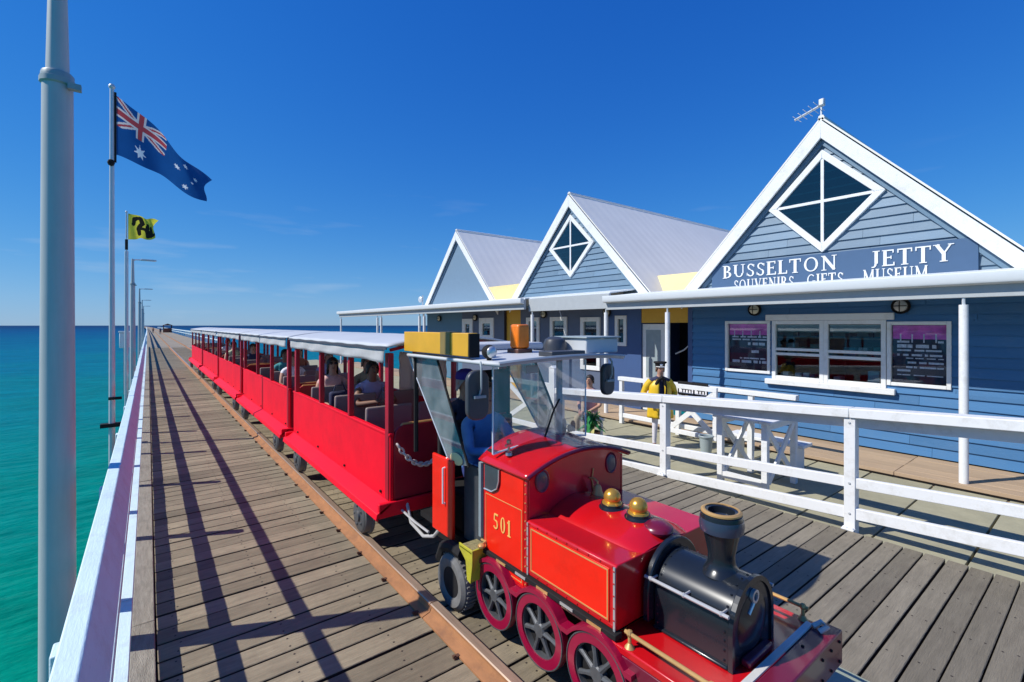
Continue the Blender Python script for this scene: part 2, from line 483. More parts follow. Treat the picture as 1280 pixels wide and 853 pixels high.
# ------------------------------------------------------------------ sea
def sea():
    m = bpy.data.materials.new('sea_water')
    m.use_nodes = True
    n, l = m.node_tree.nodes, m.node_tree.links
    b = n['Principled BSDF']
    g = n.new('ShaderNodeNewGeometry')
    ln = n.new('ShaderNodeVectorMath'); ln.operation = 'LENGTH'
    l.new(g.outputs['Position'], ln.inputs[0])
    lg = n.new('ShaderNodeMath'); lg.operation = 'LOGARITHM'; lg.inputs[1].default_value = 10
    l.new(ln.outputs['Value'], lg.inputs[0])
    n0 = n.new('ShaderNodeTexNoise'); n0.inputs['Scale'].default_value = 0.045; n0.inputs['Detail'].default_value = 8; n0.inputs['Roughness'].default_value = .6
    l.new(g.outputs['Position'], n0.inputs['Vector'])
    ma = n.new('ShaderNodeMath'); ma.operation = 'MULTIPLY_ADD'; ma.inputs[1].default_value = 0.8
    l.new(n0.outputs['Fac'], ma.inputs[0]); l.new(lg.outputs[0], ma.inputs[2])
    mr = n.new('ShaderNodeMapRange'); mr.inputs[1].default_value = 1.02; mr.inputs[2].default_value = 3.75
    l.new(ma.outputs[0], mr.inputs[0])
    cr = n.new('ShaderNodeValToRGB')
    e = cr.color_ramp.elements
    e[0].position = 0.0; e[0].color = (0.0, 0.27, 0.165, 1)
    e[1].position = 1.0; e[1].color = (0.0, 0.035, 0.12, 1)
    for p, c in ((0.16, (0.0, 0.235, 0.165, 1)), (0.34, (0.0, 0.20, 0.20, 1)), (0.55, (0.0, 0.145, 0.235, 1)), (0.8, (0.0, 0.075, 0.20, 1))):
        q = e.new(p); q.color = c
    l.new(mr.outputs[0], cr.inputs[0])
    n1 = n.new('ShaderNodeTexNoise'); n1.inputs['Scale'].default_value = 1.1; n1.inputs['Detail'].default_value = 7
    mpn = n.new('ShaderNodeMapping'); mpn.inputs['Scale'].default_value = (0.7, 1.6, 1); mpn.inputs['Rotation'].default_value = (0, 0, .5)
    l.new(g.outputs['Position'], mpn.inputs[0]); l.new(mpn.outputs[0], n1.inputs['Vector'])
    bp = n.new('ShaderNodeBump'); bp.inputs['Strength'].default_value = 0.6; bp.inputs['Distance'].default_value = 0.4
    l.new(n1.outputs['Fac'], bp.inputs['Height'])
    df = n.new('ShaderNodeBsdfDiffuse'); gl = n.new('ShaderNodeBsdfGlossy'); gl.inputs['Roughness'].default_value = 0.2
    lw = n.new('ShaderNodeLayerWeight'); lw.inputs[0].default_value = 0.12
    fm = n.new('ShaderNodeMapRange'); fm.inputs[3].default_value = 0.02; fm.inputs[4].default_value = 0.16
    ms = n.new('ShaderNodeMixShader')
    n5 = n.new('ShaderNodeTexNoise'); n5.inputs['Scale'].default_value = 0.30; n5.inputs['Detail'].default_value = 8; n5.inputs['Roughness'].default_value = .65
    l.new(mpn.outputs[0], n5.inputs['Vector'])
    m5 = n.new('ShaderNodeMapRange'); m5.inputs[1].default_value = .3; m5.inputs[2].default_value = .72; m5.inputs[3].default_value = 1.14; m5.inputs[4].default_value = .74
    l.new(n5.outputs['Fac'], m5.inputs[0])
    h5 = n.new('ShaderNodeHueSaturation'); l.new(cr.outputs[0], h5.inputs['Color']); l.new(m5.outputs[0], h5.inputs['Value'])
    l.new(h5.outputs[0], df.inputs[0])
    for q in (df, gl, lw): l.new(bp.outputs[0], q.inputs['Normal'])
    l.new(lw.outputs['Fresnel'], fm.inputs[0]); l.new(fm.outputs[0], ms.inputs[0])
    l.new(df.outputs[0], ms.inputs[1]); l.new(gl.outputs[0], ms.inputs[2])
    n.remove(b)
    l.new(ms.outputs[0], n['Material Output'].inputs[0])
    mb = MB()
    S = 30000
    ticks = [-S, -3000, -300, -60, 0, 60, 300, 3000, S]
    for i in range(8):
        for j in range(8):
            mb.add([(ticks[i], ticks[j], 0), (ticks[i + 1], ticks[j], 0), (ticks[i + 1], ticks[j + 1], 0), (ticks[i], ticks[j + 1], 0)], [(0, 1, 2, 3)])
    o = struct('sea', mb, m, smooth=False)
    o.location.z = -3.6
sea()

# ------------------------------------------------------------------ jetty deck
XL, XE, XM, XR = -0.10, 0.048, 3.42, 6.22
mb = MB()
mb.box(XL, XR, -4, 62, -0.42, -0.07, 0)
mb.box(XR, 10.9, -4, 34, -0.5, -0.13, 0)
deck = struct('jetty_deck', mb, UNDER)
NAIL_GAP = pm('nail_and_gap_shade', (.03, .022, .018), .7)
def plank_mesh(name, length, wd, mat, ch=0.0045):
    h = 0.06
    poly = [(-wd / 2, -h), (wd / 2, -h), (wd / 2, -ch), (wd / 2 - ch, 0), (-wd / 2 + ch, 0), (-wd / 2, -ch)]
    m = MB().prism(poly, 'x', 0, length)
    for q in (0, 1, 2, 3, 7): m.m[q] = 1  # plank sides near black: shade of the gaps painted on
    x = .12
    while x < length - .05:
        for sgn in (-1, 1):
            xx, yy_ = x + rnd.uniform(-.02, .02), sgn * wd * .27 + rnd.uniform(-.008, .008)
            m.add([(xx + .008 * math.cos(a * 1.0472), yy_ + .008 * math.sin(a * 1.0472), .0012) for a in range(6)], [(0, 1, 2, 3, 4, 5)], 1)
        x += .62
    me = bpy.data.meshes.new(name)
    me.from_pydata(m.v, [], m.f)
    me.materials.append(mat); me.materials.append(NAIL_GAP)
    for p, mi in zip(me.polygons, m.m): p.material_index = mi
    return me
def lay(name, me, x, y, parent, z=0.0, rot=0.0, tilt=0.0):
    o = bpy.data.objects.new(name, me)
    COL.objects.link(o); o.parent = parent
    o.location = (x, y, z); o.rotation_euler = (tilt, 0, rot)
    return o
PL = 0.212
pmL = [plank_mesh('plank', XM - XE - 0.01, PL - g, DECK) for g in (0.014, 0.018, 0.023)]
y, yl = -3.5, 26.0
while y < yl:
    lay('plank', pmL[rnd.randrange(3)], XE + 0.004, y, deck, rnd.uniform(-.004, .003), rnd.uniform(-.0012, .0012), rnd.uniform(-.012, .012))
    y += PL
y_left = y
PR = 0.166
pmR = [plank_mesh('plank', XR - XM - 0.01, PR - g, DECKR) for g in (0.011, 0.014, 0.018)]
y = -3.5
while y < 17:
    lay('plank', pmR[rnd.randrange(3)], XM + 0.004 + rnd.uniform(-.004, .0), y, deck, rnd.uniform(-.004, .003), rnd.uniform(-.001, .001), rnd.uniform(-.012, .012))
    y += PR
y_right = y
mb = MB()
def pl_box(mb, x0, x1, yc, wd, z):
    mb.box(x0, x1, yc - wd / 2, yc + wd / 2, z - .06, z)
y = y_left
while y < 61:
    pl_box(mb, XE + .004, XM - .006, y, PL - .016, rnd.uniform(-.005, .003)); y += PL
y = y_right
while y < 61:
    pl_box(mb, XM + .004, XR - .006, y, PR - .012, rnd.uniform(-.005, .003)); y += PR
o = obj('far_planking', mb, DECK, deck, smooth=False); o['kind'] = 'stuff'
# edge board running along the jetty
yy = -3.8
while yy < 60:
    L = 4.2
    m = MB(); m.box(XL, XE - .006, yy + .006, yy + L - .006, -.07, 0.012 + rnd.uniform(-.006, .006))
    obj('edge_board', m, EDGE, deck, bevel=.008)
    yy += L
# the far jetty, running out to sea with a faint bend
mb = MB()
prev = None
for yv in (60, 120, 200, 320, 480, 700, 1000, 1500):
    sft = -0.0000065 * max(0, yv - 60) ** 2
    cur = (yv, sft)
    if prev:
        a, sa = prev; b_, sb = cur
        mb.hexa([(XL + sa, a, -.5), (XR + sa, a, -.5), (XR + sb, b_, -.5), (XL + sb, b_, -.5), (XL + sa, a, 0), (XR + sa, a, 0), (XR + sb, b_, 0), (XL + sb, b_, 0)])
    prev = cur
FARDECK = pm('distant_deck_timber', (0.29, 0.25, 0.19), rough=0.9, var=0.22, scale=.35, stretch=(1, 4, 1), spec=0.2)
struct('far_jetty', mb, FARDECK, smooth=False)
mb = MB()
for x0 in (XL - .05, XR + .05):
    for (a, b_) in ((60, 120), (120, 240), (240, 420)):
        sa, sb = -0.0000065 * (a - 60) ** 2, -0.0000065 * (b_ - 60) ** 2
        for z0, z1 in ((1.1, 1.28), (.6, .72)):
            mb.hexa([(x0 + sa - .07, a, z0), (x0 + sa + .05, a, z0), (x0 + sb + .05, b_, z0), (x0 + sb - .07, b_, z0), (x0 + sa - .07, a, z1), (x0 + sa + .05, a, z1), (x0 + sb + .05, b_, z1), (x0 + sb - .07, b_, z1)])
    k = 60.0
    while k < 300:
        s_ = -0.0000065 * (k - 60) ** 2
        mb.box(x0 + s_ - .1, x0 + s_ + .02, k, k + .12, -.3, 1.2); k += 2.1 if k < 120 else 6.3
t = thing('distant_railing', 'white railings of the far jetty dwindling towards the horizon', 'railing', (0, 60, 0))
o = obj('rails_and_posts', mb, WHITEP, t, smooth=False); o['kind'] = 'stuff'

# track rails
def rail(xc, sgn, label):
    t = thing('track_rail', label, 'rail', (xc, 0, 0), 'rails of the train track')
    prof = [(-.10, .004), (.10, .004), (.10, .016), (.035, .036), (.022, .07), (.036, .082), (.036, .098), (.028, .104), (-.028, .104), (-.036, .098), (-.036, .082), (-.022, .07), (-.035, .036), (-.10, .016)]
    y0 = -4.0
    for y1 in (3.35, 12.5, 22, 60):
        m = MB(); m.prism([(xc + u, v) for u, v in prof], 'y', y0 + .004, y1 - .004)
        for i, f in enumerate(m.f):
            zs = [m.v[k][2] for k in f]
            if len(f) == 4 and min(zs) > .095: m.m[i] = 1
        obj('rail_length', m, [RUST, RAILTOP], t, sharp=25)
        y0 = y1
    m = MB(); m.box(xc - .028, xc + .028, 60, 900, -.02, .09)
    obj('rail_length', m, RUST, t)
    m = MB(); m.box(-.02, .025, -.014, .014, 0, .02); m.box(-.026, -.008, -.009, .009, .015, .028)
    me = None
    k = -1.0
    while k < 16:
        for s in ((-1,) if (k * 10) % 1 < 2 else (1,)):
            if me is None:
                o = obj('spike', m, RUSTD, t, loc=(s * .115, k, .0)); me = o.data
            else:
                o = lay('spike', me, s * .115, k + rnd.uniform(-.03, .03), t)
            o.rotation_euler.z = 0 if s < 0 else math.pi
        k += PL * 3
    return t
rail(1.80, -1, 'rusty rail nearer the left railing, wheels of the red carriages standing on it')
rail(3.24, 1, 'rusty rail on the building side, mostly hidden under the red train')

m = MB(); m.box(3.36, 3.67, -1.5, 1.24, 0.006, 0.014)
tag(obj('cover_plate', m, PLATE, bevel=.002), 'pale green cover plate lying on the deck beside the engine front', 'cover plate')

# ------------------------------------------------------------------ left railing
t = thing('timber_railing', 'long white timber railing with sloping cap along the left edge of the jetty', 'railing', (-.2, 0, 0))
yy = -4.0
while yy < 60:
    L = 4.22
    g = .004
    z0, z1 = 1.15, 1.30
    dz = rnd.uniform(-.006, .006)
    m = MB(); m.prism([(-.222, z0 + .085 + dz), (-.095, z0 + dz), (-.157, z1 + dz), (-.222, z1 + dz)], 'y', yy + g, yy + L - g)
    obj('cap_rail', m, WHITEP, t, bevel=.006)
    m = MB(); m.box(-.2, -.13, yy + g, yy + L - g, .615, .70); obj('middle_rail', m, WHITEP, t, bevel=.005)
    m = MB(); m.box(-.157, -.088, yy + g, yy + L - g, .23, .295); obj('bottom_rail', m, WHITEP, t, bevel=.005)
    yy += L
yy = -1.9
pme = None
while yy < 60:
    if pme is None:
        m = MB(); m.box(-.035, .035, -.05, .05, -.75, 1.149)
        o = obj('post', m, WHITEP, t, bevel=.006, loc=(-.037, yy, 0)); pme = o
    else:
        o = pme.copy(); COL.objects.link(o); o.location = (-.037, yy, 0)
    yy += 2.11
# ------------------------------------------------------------------ lamp poles
def lamp_pole(y, label, full=True):
    t = thing('lamp_pole', label, 'lamp post', (-.5, y, 0), 'lamp posts along the left railing')
    m = MB(); m.tube([(-.5, y, -3.8), (-.5, y, 1.2), (-.5, y, 4.02)], [.108, .095, .082], 24)
    obj('lower_shaft', m, POLEG, t)
    m = MB(); m.lathe([(.084, 3.97), (.096, 3.98), (.096, 4.015), (.088, 4.02), (.088, 4.05), (.082, 4.06), (.062, 4.065)], (-.5, y, 0), 'z', 12)
    m.box(-.5 + .06, -.5 + .13, y - .10, y - .05, 3.94, 3.98)
    obj('collar', m, GREYP, t)
    m = MB(); m.tube([(-.5, y, 4.0), (-.5, y, 5.05)], [.064, .042], 20)
    obj('upper_shaft', m, POLEG, t)
    m = MB(); m.tube([(-.5, y, 4.95), (-.42, y, 5.02), (-.2, y, 5.03)], .028, 6); obj('arm', m, GALV, t)
    m = MB(); m.prism([(-.25, 5.0), (.25, 5.0), (.3, 5.03), (.25, 5.06), (-.22, 5.07)], 'y', y - .09, y + .09); obj('lamp_head', m, GALV, t, bevel=.01)
    return t
L0 = lamp_pole(4.55, 'thick grey metal lamp post close to the camera at the left edge')
for i, (yv, lb) in enumerate(((25.0, 'grey lamp post with the largest lamp head, second along the left railing'), (44.8, 'slim distant lamp post, third along the left railing'), (64.6, 'very distant lamp post, fourth along the left railing'), (84.4, 'far thin lamp post, fifth along the left railing'))):
    dup(L0, (-.5, yv, 0), lb)

# ------------------------------------------------------------------ flags
def flagpole(y, top, r0, r1, label):
    t = thing('flagpole', label, 'flagpole', (-.55, y, 0), 'flagpoles on the left railing')
    m = MB(); m.tube([(-.55, y, -1.2), (-.55, y, 2.5), (-.55, y, top)], [r0, r0 * .85, r1], 10)
    obj('shaft', m, GALV, t)
    m = MB(); m.ball((-.55, y, top + r1), r1 * 1.6, 10); obj('finial', m, GALV, t)
    return t
t = flagpole(11.9, 6.86, .055, .035, 'tall pale flagpole flying the blue national flag')
m = MB(); m.tube([(-.55 + .05, 11.9, 5.45), (-.55 + .05, 11.9, 6.8)], .022, 6); m.ball((-.56, 11.85, 5.42), (.06, .05, .07), 8)
obj('halyard_sleeve', m, BLACKM, t)
m = MB(); m.box(-.72, -.38, 11.82, 11.98, .35, .42); m.tube([(-.6, 11.85, .9), (-.4, 11.85, .9)], .03, 6)
obj('bracket', m, BLACKM, t)
t = flagpole(19.7, 5.95, .035, .022, 'thin flagpole flying the small yellow flag')
m = MB(); m.tube([(-.55, 19.7, 4.75), (-.55, 19.7, 5.08)], .045, 6); obj('cleat', m, BLACKM, t)
m = MB(); m.tube([(-.55, 19.7, -.6), (-.55, 19.7, 4.7)], .05, 8); obj('lower_sleeve', m, GALV, t)

def translucent(m, k=.5):
    n, l = m.node_tree.nodes, m.node_tree.links
    b = n['Principled BSDF']; o = n['Material Output']
    t = n.new('ShaderNodeBsdfTranslucent'); mx_ = n.new('ShaderNodeMixShader'); mx_.inputs[0].default_value = k
    src = b.inputs['Base Color'].links[0].from_socket
    l.new(src, t.inputs[0]); l.new(b.outputs[0], mx_.inputs[1]); l.new(t.outputs[0], mx_.inputs[2]); l.new(mx_.outputs[0], o.inputs[0])
for m_ in (FBLUE, FRED, FWHT, FSTAR, FYEL, FBLK): translucent(m_)
translucent(VALC, .35); translucent(CREAM, .5)
def seg_d(px, py, ax, ay, bx, by):
    vx, vy = bx - ax, by - ay
    q = max(0, min(1, ((px - ax) * vx + (py - ay) * vy) / (vx * vx + vy * vy)))
    return math.hypot(px - ax - q * vx, py - ay - q * vy)
def star(u, v, cx, cy, r, k):
    x, y = (u - cx), (v - cy)
    rr = math.hypot(x, y)
    if rr > r: return False
    a = (math.atan2(x, y)) % (2 * math.pi / k)
    a = abs(a - math.pi / k)              # 0 at inner notch
    ri = r * .45
    # straight edge between tip (angle pi/k) and notch (angle 0)
    tx, ty = r * math.cos(math.pi / k), r * math.sin(math.pi / k)
    nx_, ny_ = ri, 0
    px, py = rr * math.cos(a), rr * math.sin(a)
    return (tx - nx_) * (py - ny_) - (ty - ny_) * (px - nx_) >= 0
def aus(u, v):       # u 0..2 from the hoist, v 0..1 from the bottom -> material slot
    if u < 1 and v > .5:
        x, y = u, (v - .5) * 2 * .5 + 0   # canton 1 x .5
        y = v - .5
        cx, cy = .5, .25
        if abs(x - cx) < .05 or abs(y - cy) < .05: return 1
        if abs(x - cx) < .083 or abs(y - cy) < .083: return 2
        d = min(seg_d(x, y, 0, 0, 1, .5), seg_d(x, y, 0, .5, 1, 0))
        if d < .017: return 1
        if d < .05: return 2
        return 0
    for cx, cy, r, k in ((.5, .25, .15, 7), (1.5, .83, .075, 7), (1.5, .17, .075, 7), (1.25, .53, .075, 7), (1.75, .6, .075, 7), (1.62, .42, .045, 5)):
        if star(u, v, cx, cy, r, k): return 3
    return 0
def flag_fn(x0, y0, ztop, ln, ht, droop, amp, ph, nar=.3):
    def f(a, b):
        s = a
        x = x0 + ln * s * .93 + .02
        y = y0 + amp * math.sin(ph + s * 9.0 + b * 1.5) * (s ** .8) - .05 * s
        z = ztop - droop * (s ** 1.12) - (1 - b) * ht * (1 - nar * s) + .045 * math.sin(2 + s * 11 + b * 2.2) * s
        x += .06 * math.sin(s * 8 + b * 5) * s - (1 - b) * .12 * s
        return (x, y, z)
    return f
m = MB(); m.grid(flag_fn(-.5, 11.9, 6.74, 1.64, 1.14, 1.40, .12, .4, .62), 150, 84, mf=lambda a, b: aus(a * 2, b))
o = obj('national_flag', m, [FBLUE, FRED, FWHT, FSTAR], sharp=180)
tag(o, 'blue flag with white stars and red crosses in its corner, blowing to the right', 'flag')
def yfl(a, b):
    x, y = a * 1.05, b
    pts = [((.22, .62), (.24, .84)), ((.24, .84), (.42, .88)), ((.42, .88), (.50, .70)), ((.50, .70), (.42, .45)), ((.42, .45), (.50, .18)), ((.50, .45), (.68, .45)), ((.68, .45), (.70, .70)), ((.70, .40), (.80, .15)), ((.80, .15), (1.0, .2)), ((.86, .18), (.85, .55))]
    d = min(seg_d(x, y, *p, *q) for p, q in pts)
    return 1 if d < .075 else 0
m = MB(); m.grid(flag_fn(-.53, 19.7, 5.93, .82, .85, .16, .08, 2.0), 60, 44, mf=yfl)
o = obj('signal_flag', m, [FYEL, FBLK], sharp=180)
tag(o, 'small yellow flag with black curling marks on the thin pole', 'flag')
# life ring cabinet outside the railing
t = thing('lifebuoy_cabinet', 'small white cabinet fixed outside the railing behind the flagpoles', 'cabinet', (-.75, 25.7, 0))
m = MB(); m.box(-.95, -.62, 25.6, 25.8, 1.35, 2.0); obj('case', m, WHITE, t, bevel=.03)
m = MB(); m.box(-.98, -.59, 25.57, 25.83, 2.0, 2.06); obj('lid', m, WHITE, t, bevel=.01)
m = MB(); m.box(-.82, -.74, 25.66, 25.74, -.6, 1.35); obj('stand', m, GALV, t)

# ------------------------------------------------------------------ platform beyond the right fence
pz = -.06
mb = MB(); mb.box(6.26, 9.22, 13.9, 34, -.13, pz)
plat = struct('platform', mb, SLAB)
sme = None
yv = 13.95 - .767
SW = .767
m = MB(); m.box(0, 2.93, 0, SW - .022, -.07, 0)
while yv > -4:
    if sme is None:
        o = obj('paving_slab', m, SLAB, plat, bevel=.006, loc=(6.27, .95 + SW * 16 + .011, pz)); sme = o
    yv -= SW
for k in range(-7, 16):
    o = sme.copy(); COL.objects.link(o); o.location = (6.27, .95 + SW * k + .011, pz + rnd.uniform(-.004, .004))
mb = MB(); mb.box(9.3, 10.66, -4, 30, -.13, -.045)
ver = struct('verandah_floor', mb, TANB)
for k in range(5):
    for (a, b_) in ((-4, 2.2), (2.2, 8.6), (8.6, 15)):
        m = MB(); x0 = 9.24 + k * .284
        m.box(x0 + .004, x0 + .28, a + .004, b_ - .004, -.045, .012 + rnd.uniform(-.003, .003)); obj('floor_board', m, TANB, ver, bevel=.004)

# ------------------------------------------------------------------ right fence
FX = 6.35
zt = lambda y: 1.47 - .058 * y
zm = lambda y: .684 - .0575 * y
zb = lambda y: .35 - .062 * y
def srail(mb, x0, x1, y0, y1, zf, top, h):
    a0, a1 = zf(y0) + top, zf(y1) + top
    mb.hexa([(x0, y0, a0 - h), (x1, y0, a0 - h), (x1, y1, a1 - h), (x0, y1, a1 - h), (x0, y0, a0), (x1, y0, a0), (x1, y1, a1), (x0, y1, a1)])
t = thing('white_fence', 'white three rail timber fence between the train and the blue museum', 'fence', (FX, 0, 0))
bays = [(-3.0, -.55), (-.55, 1.9), (1.9, 4.35), (4.35, 6.78)]
for a, b_ in bays:
    m = MB(); srail(m, FX - .08, FX + .12, a + .002, b_ - .002, zt, 0, .105); obj('top_rail', m, WHITE, t, bevel=.008)
    m = MB(); srail(m, FX + .045, FX + .10, a + .002, b_ - .002, zt, -.108, .12); obj('under_rail', m, WHITE, t, bevel=.004)
    m = MB(); srail(m, FX - .045, FX + .015, a + .002, b_ - .002, zm, 0, .115); obj('middle_rail', m, WHITE, t, bevel=.006)
    m = MB(); srail(m, FX - .045, FX + .015, a + .002, b_ - .002, zb, 0, .125); obj('bottom_rail', m, WHITE, t, bevel=.006)
for yv in (-3.0, -.55, 1.9, 4.35, 6.7):
    m = MB(); m.box(FX - .06 + .002, FX + .07, yv - .055, yv + .055, -.13, zt(yv) - .108)
    p = obj('post', m, WHITE, t, bevel=.006)
    m = MB(); m.tube([(FX - .1, yv - .03, .012), (FX - .1, yv - .03, .03)], [.03, .02], 8); m.tube([(FX - .1, yv + .03, .012), (FX - .1, yv + .03, .03)], [.03, .02], 8)
    m.box(FX - .135, FX - .061, yv - .06, yv + .06, -.0, .012)
    obj('foot_bracket', m, WHITE, p)
    m = MB()
    for zz in (zt(yv) - .16, zm(yv) - .06, zb(yv) - .06): m.lathe([(0, -.008), (.012, -.006), (.014, 0), (0, 0)], (FX - .061, yv, zz), 'x', 8)
    obj('bolt_heads', m, GALV, p)['kind'] = 'stuff'

# ------------------------------------------------------------------ the gabled buildings
XB = 10.66
def weatherboards(parent, mat, y0, y1, z0, z1, pitch, holes=(), clip=None, name='weatherboard', join=None):
    z = z0
    out = join
    while z < z1 - .02:
        ra, rb = z, min(z + pitch, z1)
        cuts = sorted({ra, rb} | {h for q in holes for h in q[2:4] if ra + .004 < h < rb - .004})
        for za, zb_ in zip(cuts[:-1], cuts[1:]):
            zc = (za + zb_) / 2
            iv = [(y0, y1)]
            for (ha, hb, hz0, hz1) in holes:
                if hz0 < zc < hz1:
                    nv = []
                    for a, b_ in iv:
                        if hb <= a or ha >= b_: nv.append((a, b_)); continue
                        if ha > a: nv.append((a, ha))
                        if hb < b_: nv.append((hb, b_))
                    iv = nv
            jn = []
            for a, b_ in iv:
                while b_ - a > 2.6:
                    c_ = a + rnd.uniform(1.1, 2.4)
                    jn.append((a, c_ - .002)); a = c_ + .002
                jn.append((a, b_))
            iv = jn
            def xf(q): return XB - .034 + .030 * (q - z) / pitch
            for a, b_ in iv:
                la, lb, ua, ub = a, b_, a, b_
                if clip:
                    (ca, cb), (da, db) = clip(za), clip(zb_)
                    la, lb, ua, ub = max(a, ca), min(b_, cb), max(a, da), min(b_, db)
                if lb - la < .04: continue
                if ub < ua: ua = ub = (ua + ub) / 2
                mb = MB()
                xo, xt, xi = xf(za), xf(zb_), XB + .02
                mb.hexa([(xo, la, za), (xi, la, za), (xi, lb, za), (xo, lb, za), (xt, ua, zb_), (xi, ua, zb_), (xi, ub, zb_), (xt, ub, zb_)])
                obj(name, mb, mat, parent, smooth=False)
        z += pitch
def diamond(parent, yc, zc, h):
    # window set proud of the gable: frame (4 rails), mullions, panes
    xo = XB - .075
    def dm(r): return [(yc, zc + r), (yc - r, zc), (yc, zc - r), (yc + r, zc)]
    fr = obj('diamond_window', MB().prism(dm(h - .14), 'x', XB - .028, XB - .022), DARKIN, parent)
    o_, i_ = dm(h), dm(h - .17)
    for k in range(4):
        a, b_, c, d = o_[k], o_[(k + 1) % 4], i_[(k + 1) % 4], i_[k]
        m = MB(); m.prism([a, b_, c, d], 'x', xo, XB - .005); obj('frame', m, WHITE, fr, bevel=.008)
    m = MB(); m.box(xo + .012, XB - .03, yc - .028, yc + .028, zc - h + .18, zc + h - .18); obj('mullion', m, WHITE, fr, bevel=.004)
    m = MB(); m.box(xo + .014, XB - .03, yc - h + .18, yc + h - .18, zc - .028, zc + .028); obj('transom', m, WHITE, fr, bevel=.004)
    for sa, sb in ((1, 1), (1, -1), (-1, 1), (-1, -1)):
        g, r = .03, h - .175
        m = MB(); m.prism([(yc + sa * g, zc + sb * g), (yc + sa * (r - g), zc + sb * g), (yc + sa * g, zc + sb * (r - g))], 'x', XB - .044, XB - .038)
        obj('pane', m, DGL, fr)
def gable(parent, yc, hw, zap, wbmat, mode, zlow=2.6):
    slope = 1.08
    zl = zap - hw * slope
    cl = lambda z: (yc - max(0, (zap - .12 - z) / slope), yc + max(0, (zap - .12 - z) / slope))
    if mode == 'boards':
        weatherboards(parent, wbmat, yc - hw - .3, yc + hw + .3, 2.92, zap - .15, .172, clip=lambda z: (max(yc - hw, cl(z)[0]), min(yc + hw, cl(z)[1])))
    else:
        m = MB(); m.prism([(yc - hw, 2.92), (yc + hw, 2.92), (yc + hw, zl), (yc, zap - .12), (yc - hw, zl)], 'x', XB - .02, XB + .02)
        obj('gable_wall', m, wbmat, parent)
    # barge boards
    wd = .25
    for s in (-1, 1):
        q = [(yc, zap), (yc + s * (hw + .22), zap - (hw + .22) * slope), (yc + s * (hw + .22), zap - (hw + .22) * slope - wd * 1.3), (yc, zap - wd * 1.42)]
        m = MB(); m.prism(q, 'x', XB - .15, XB - .105); obj('barge_board', m, WHITE, parent, bevel=.006)
        # trim strip against the wall, and the roof sheet with ribs
        q = [(yc, zap - wd * 1.3), (yc + s * hw, zap - hw * slope - wd * 1.3), (yc + s * hw, zap - hw * slope - wd * 1.3 - .14), (yc, zap - wd * 1.3 - .15)]
        m = MB(); m.prism(q, 'x', XB - .06, XB - .036); obj('trim', m, wbmat, parent)
        # roof plane as corrugated steel
        ln = 11.5
        x0 = XB - .12
        m = MB()
        ww = hw + .3
        nn = Vector((0, s * slope, 1)).normalized()
        nx = 58
        def P(i, e, yc=yc, s=s):
            x = x0 + ln * i / nx / 2
            return x
        vs, fs = [], []
        N = 116
        for i in range(N + 1):
            x = x0 + ln * i / N
            up = .0035 if i % 4 in (0, 1) else 0
            for yy_, zz_ in ((yc, zap + .03), (yc + s * ww, zap + .03 - ww * slope)):
                vs.append((x, yy_, zz_ + up))
        for i in range(N):
            a = i * 2
            fs.append((a, a + 2, a + 3, a + 1) if s < 0 else (a, a + 1, a + 3, a + 2))
        m.add(vs, fs)
        ro = obj('roof_sheet', m, ROOFG, parent, smooth=False)
        md = ro.modifiers.new('solid', 'SOLIDIFY'); md.thickness = .03; md.offset = -1
    m = MB(); m.tube([(XB - .12, yc, zap + .05), (XB + 11.2, yc, zap + .05)], .06, 8); obj('ridge_cap', m, ROOFG, parent)
def end_block(parent, y0, y1, x0, x1, z0, z1, mat, name='wall'):
    m = MB(); m.box(x0, x1, y0, y1, z0, z1); return obj(name, m, mat, parent)
def window(parent, y0, y1, z0, z1, fw=.09, bars=(), depth=.055, name='window', gl=None):
    """proud white frame around a real opening, with panes"""
    xo = XB - depth
    root = MB(); root.box(xo, XB + .05, y0, y0 + fw, z0, z1)
    w_ = obj(name, root, WHITE, parent, bevel=.006)
    for b in ((y1 - fw, y1, z0, z1), (y0 + fw + .001, y1 - fw - .001, z1 - fw, z1), (y0 + fw + .001, y1 - fw - .001, z0, z0 + fw)):
        m = MB(); m.box(xo + .002, XB + .05, b[0], b[1], b[2], b[3]); obj('frame', m, WHITE, w_, bevel=.006)
    for zb_ in bars:
        m = MB(); m.box(xo + .012, XB + .03, y0 + fw, y1 - fw, zb_ - .028, zb_ + .028); obj('glazing_bar', m, WHITE, w_, bevel=.004)
    zs = [z0 + fw] + list(bars) + [z1 - fw]
    for a, b_ in zip(zs[:-1], zs[1:]):
        m = MB(); m.box(XB + .0, XB + .006, y0 + fw - .01, y1 - fw + .01, a, b_); obj('pane', m, gl or WGL, w_)
    return w_
def bulkhead(y, z, label, cols=LAMPG):
    t = thing('bulkhead_lamp', label, 'wall lamp', (XB, y, z), 'wall lamps under the awnings')
    m = MB(); m.lathe([(.0, -.05), (.12, -.05), (.14, -.07), (.14, -.03), (.12, 0)][::-1], (XB - .03, y, z), 'x', 20); obj('base', m, BLACKM, t)
    m = MB(); m.ball((XB - .10, y, z), (.07, .10, .10), 16); obj('diffuser', m, cols, t)
    m = MB(); m.tube([(XB - .17, y, z - .1), (XB - .178, y, z), (XB - .17, y, z + .1)], .008, 5); m.tube([(XB - .165, y - .1, z), (XB - .178, y, z), (XB - .165, y + .1, z)], .008, 5)
    obj('guard', m, BLACKM, t)
YC1, YC2, YC3 = 3.66, 10.72, 17.62
ZAP = 6.36
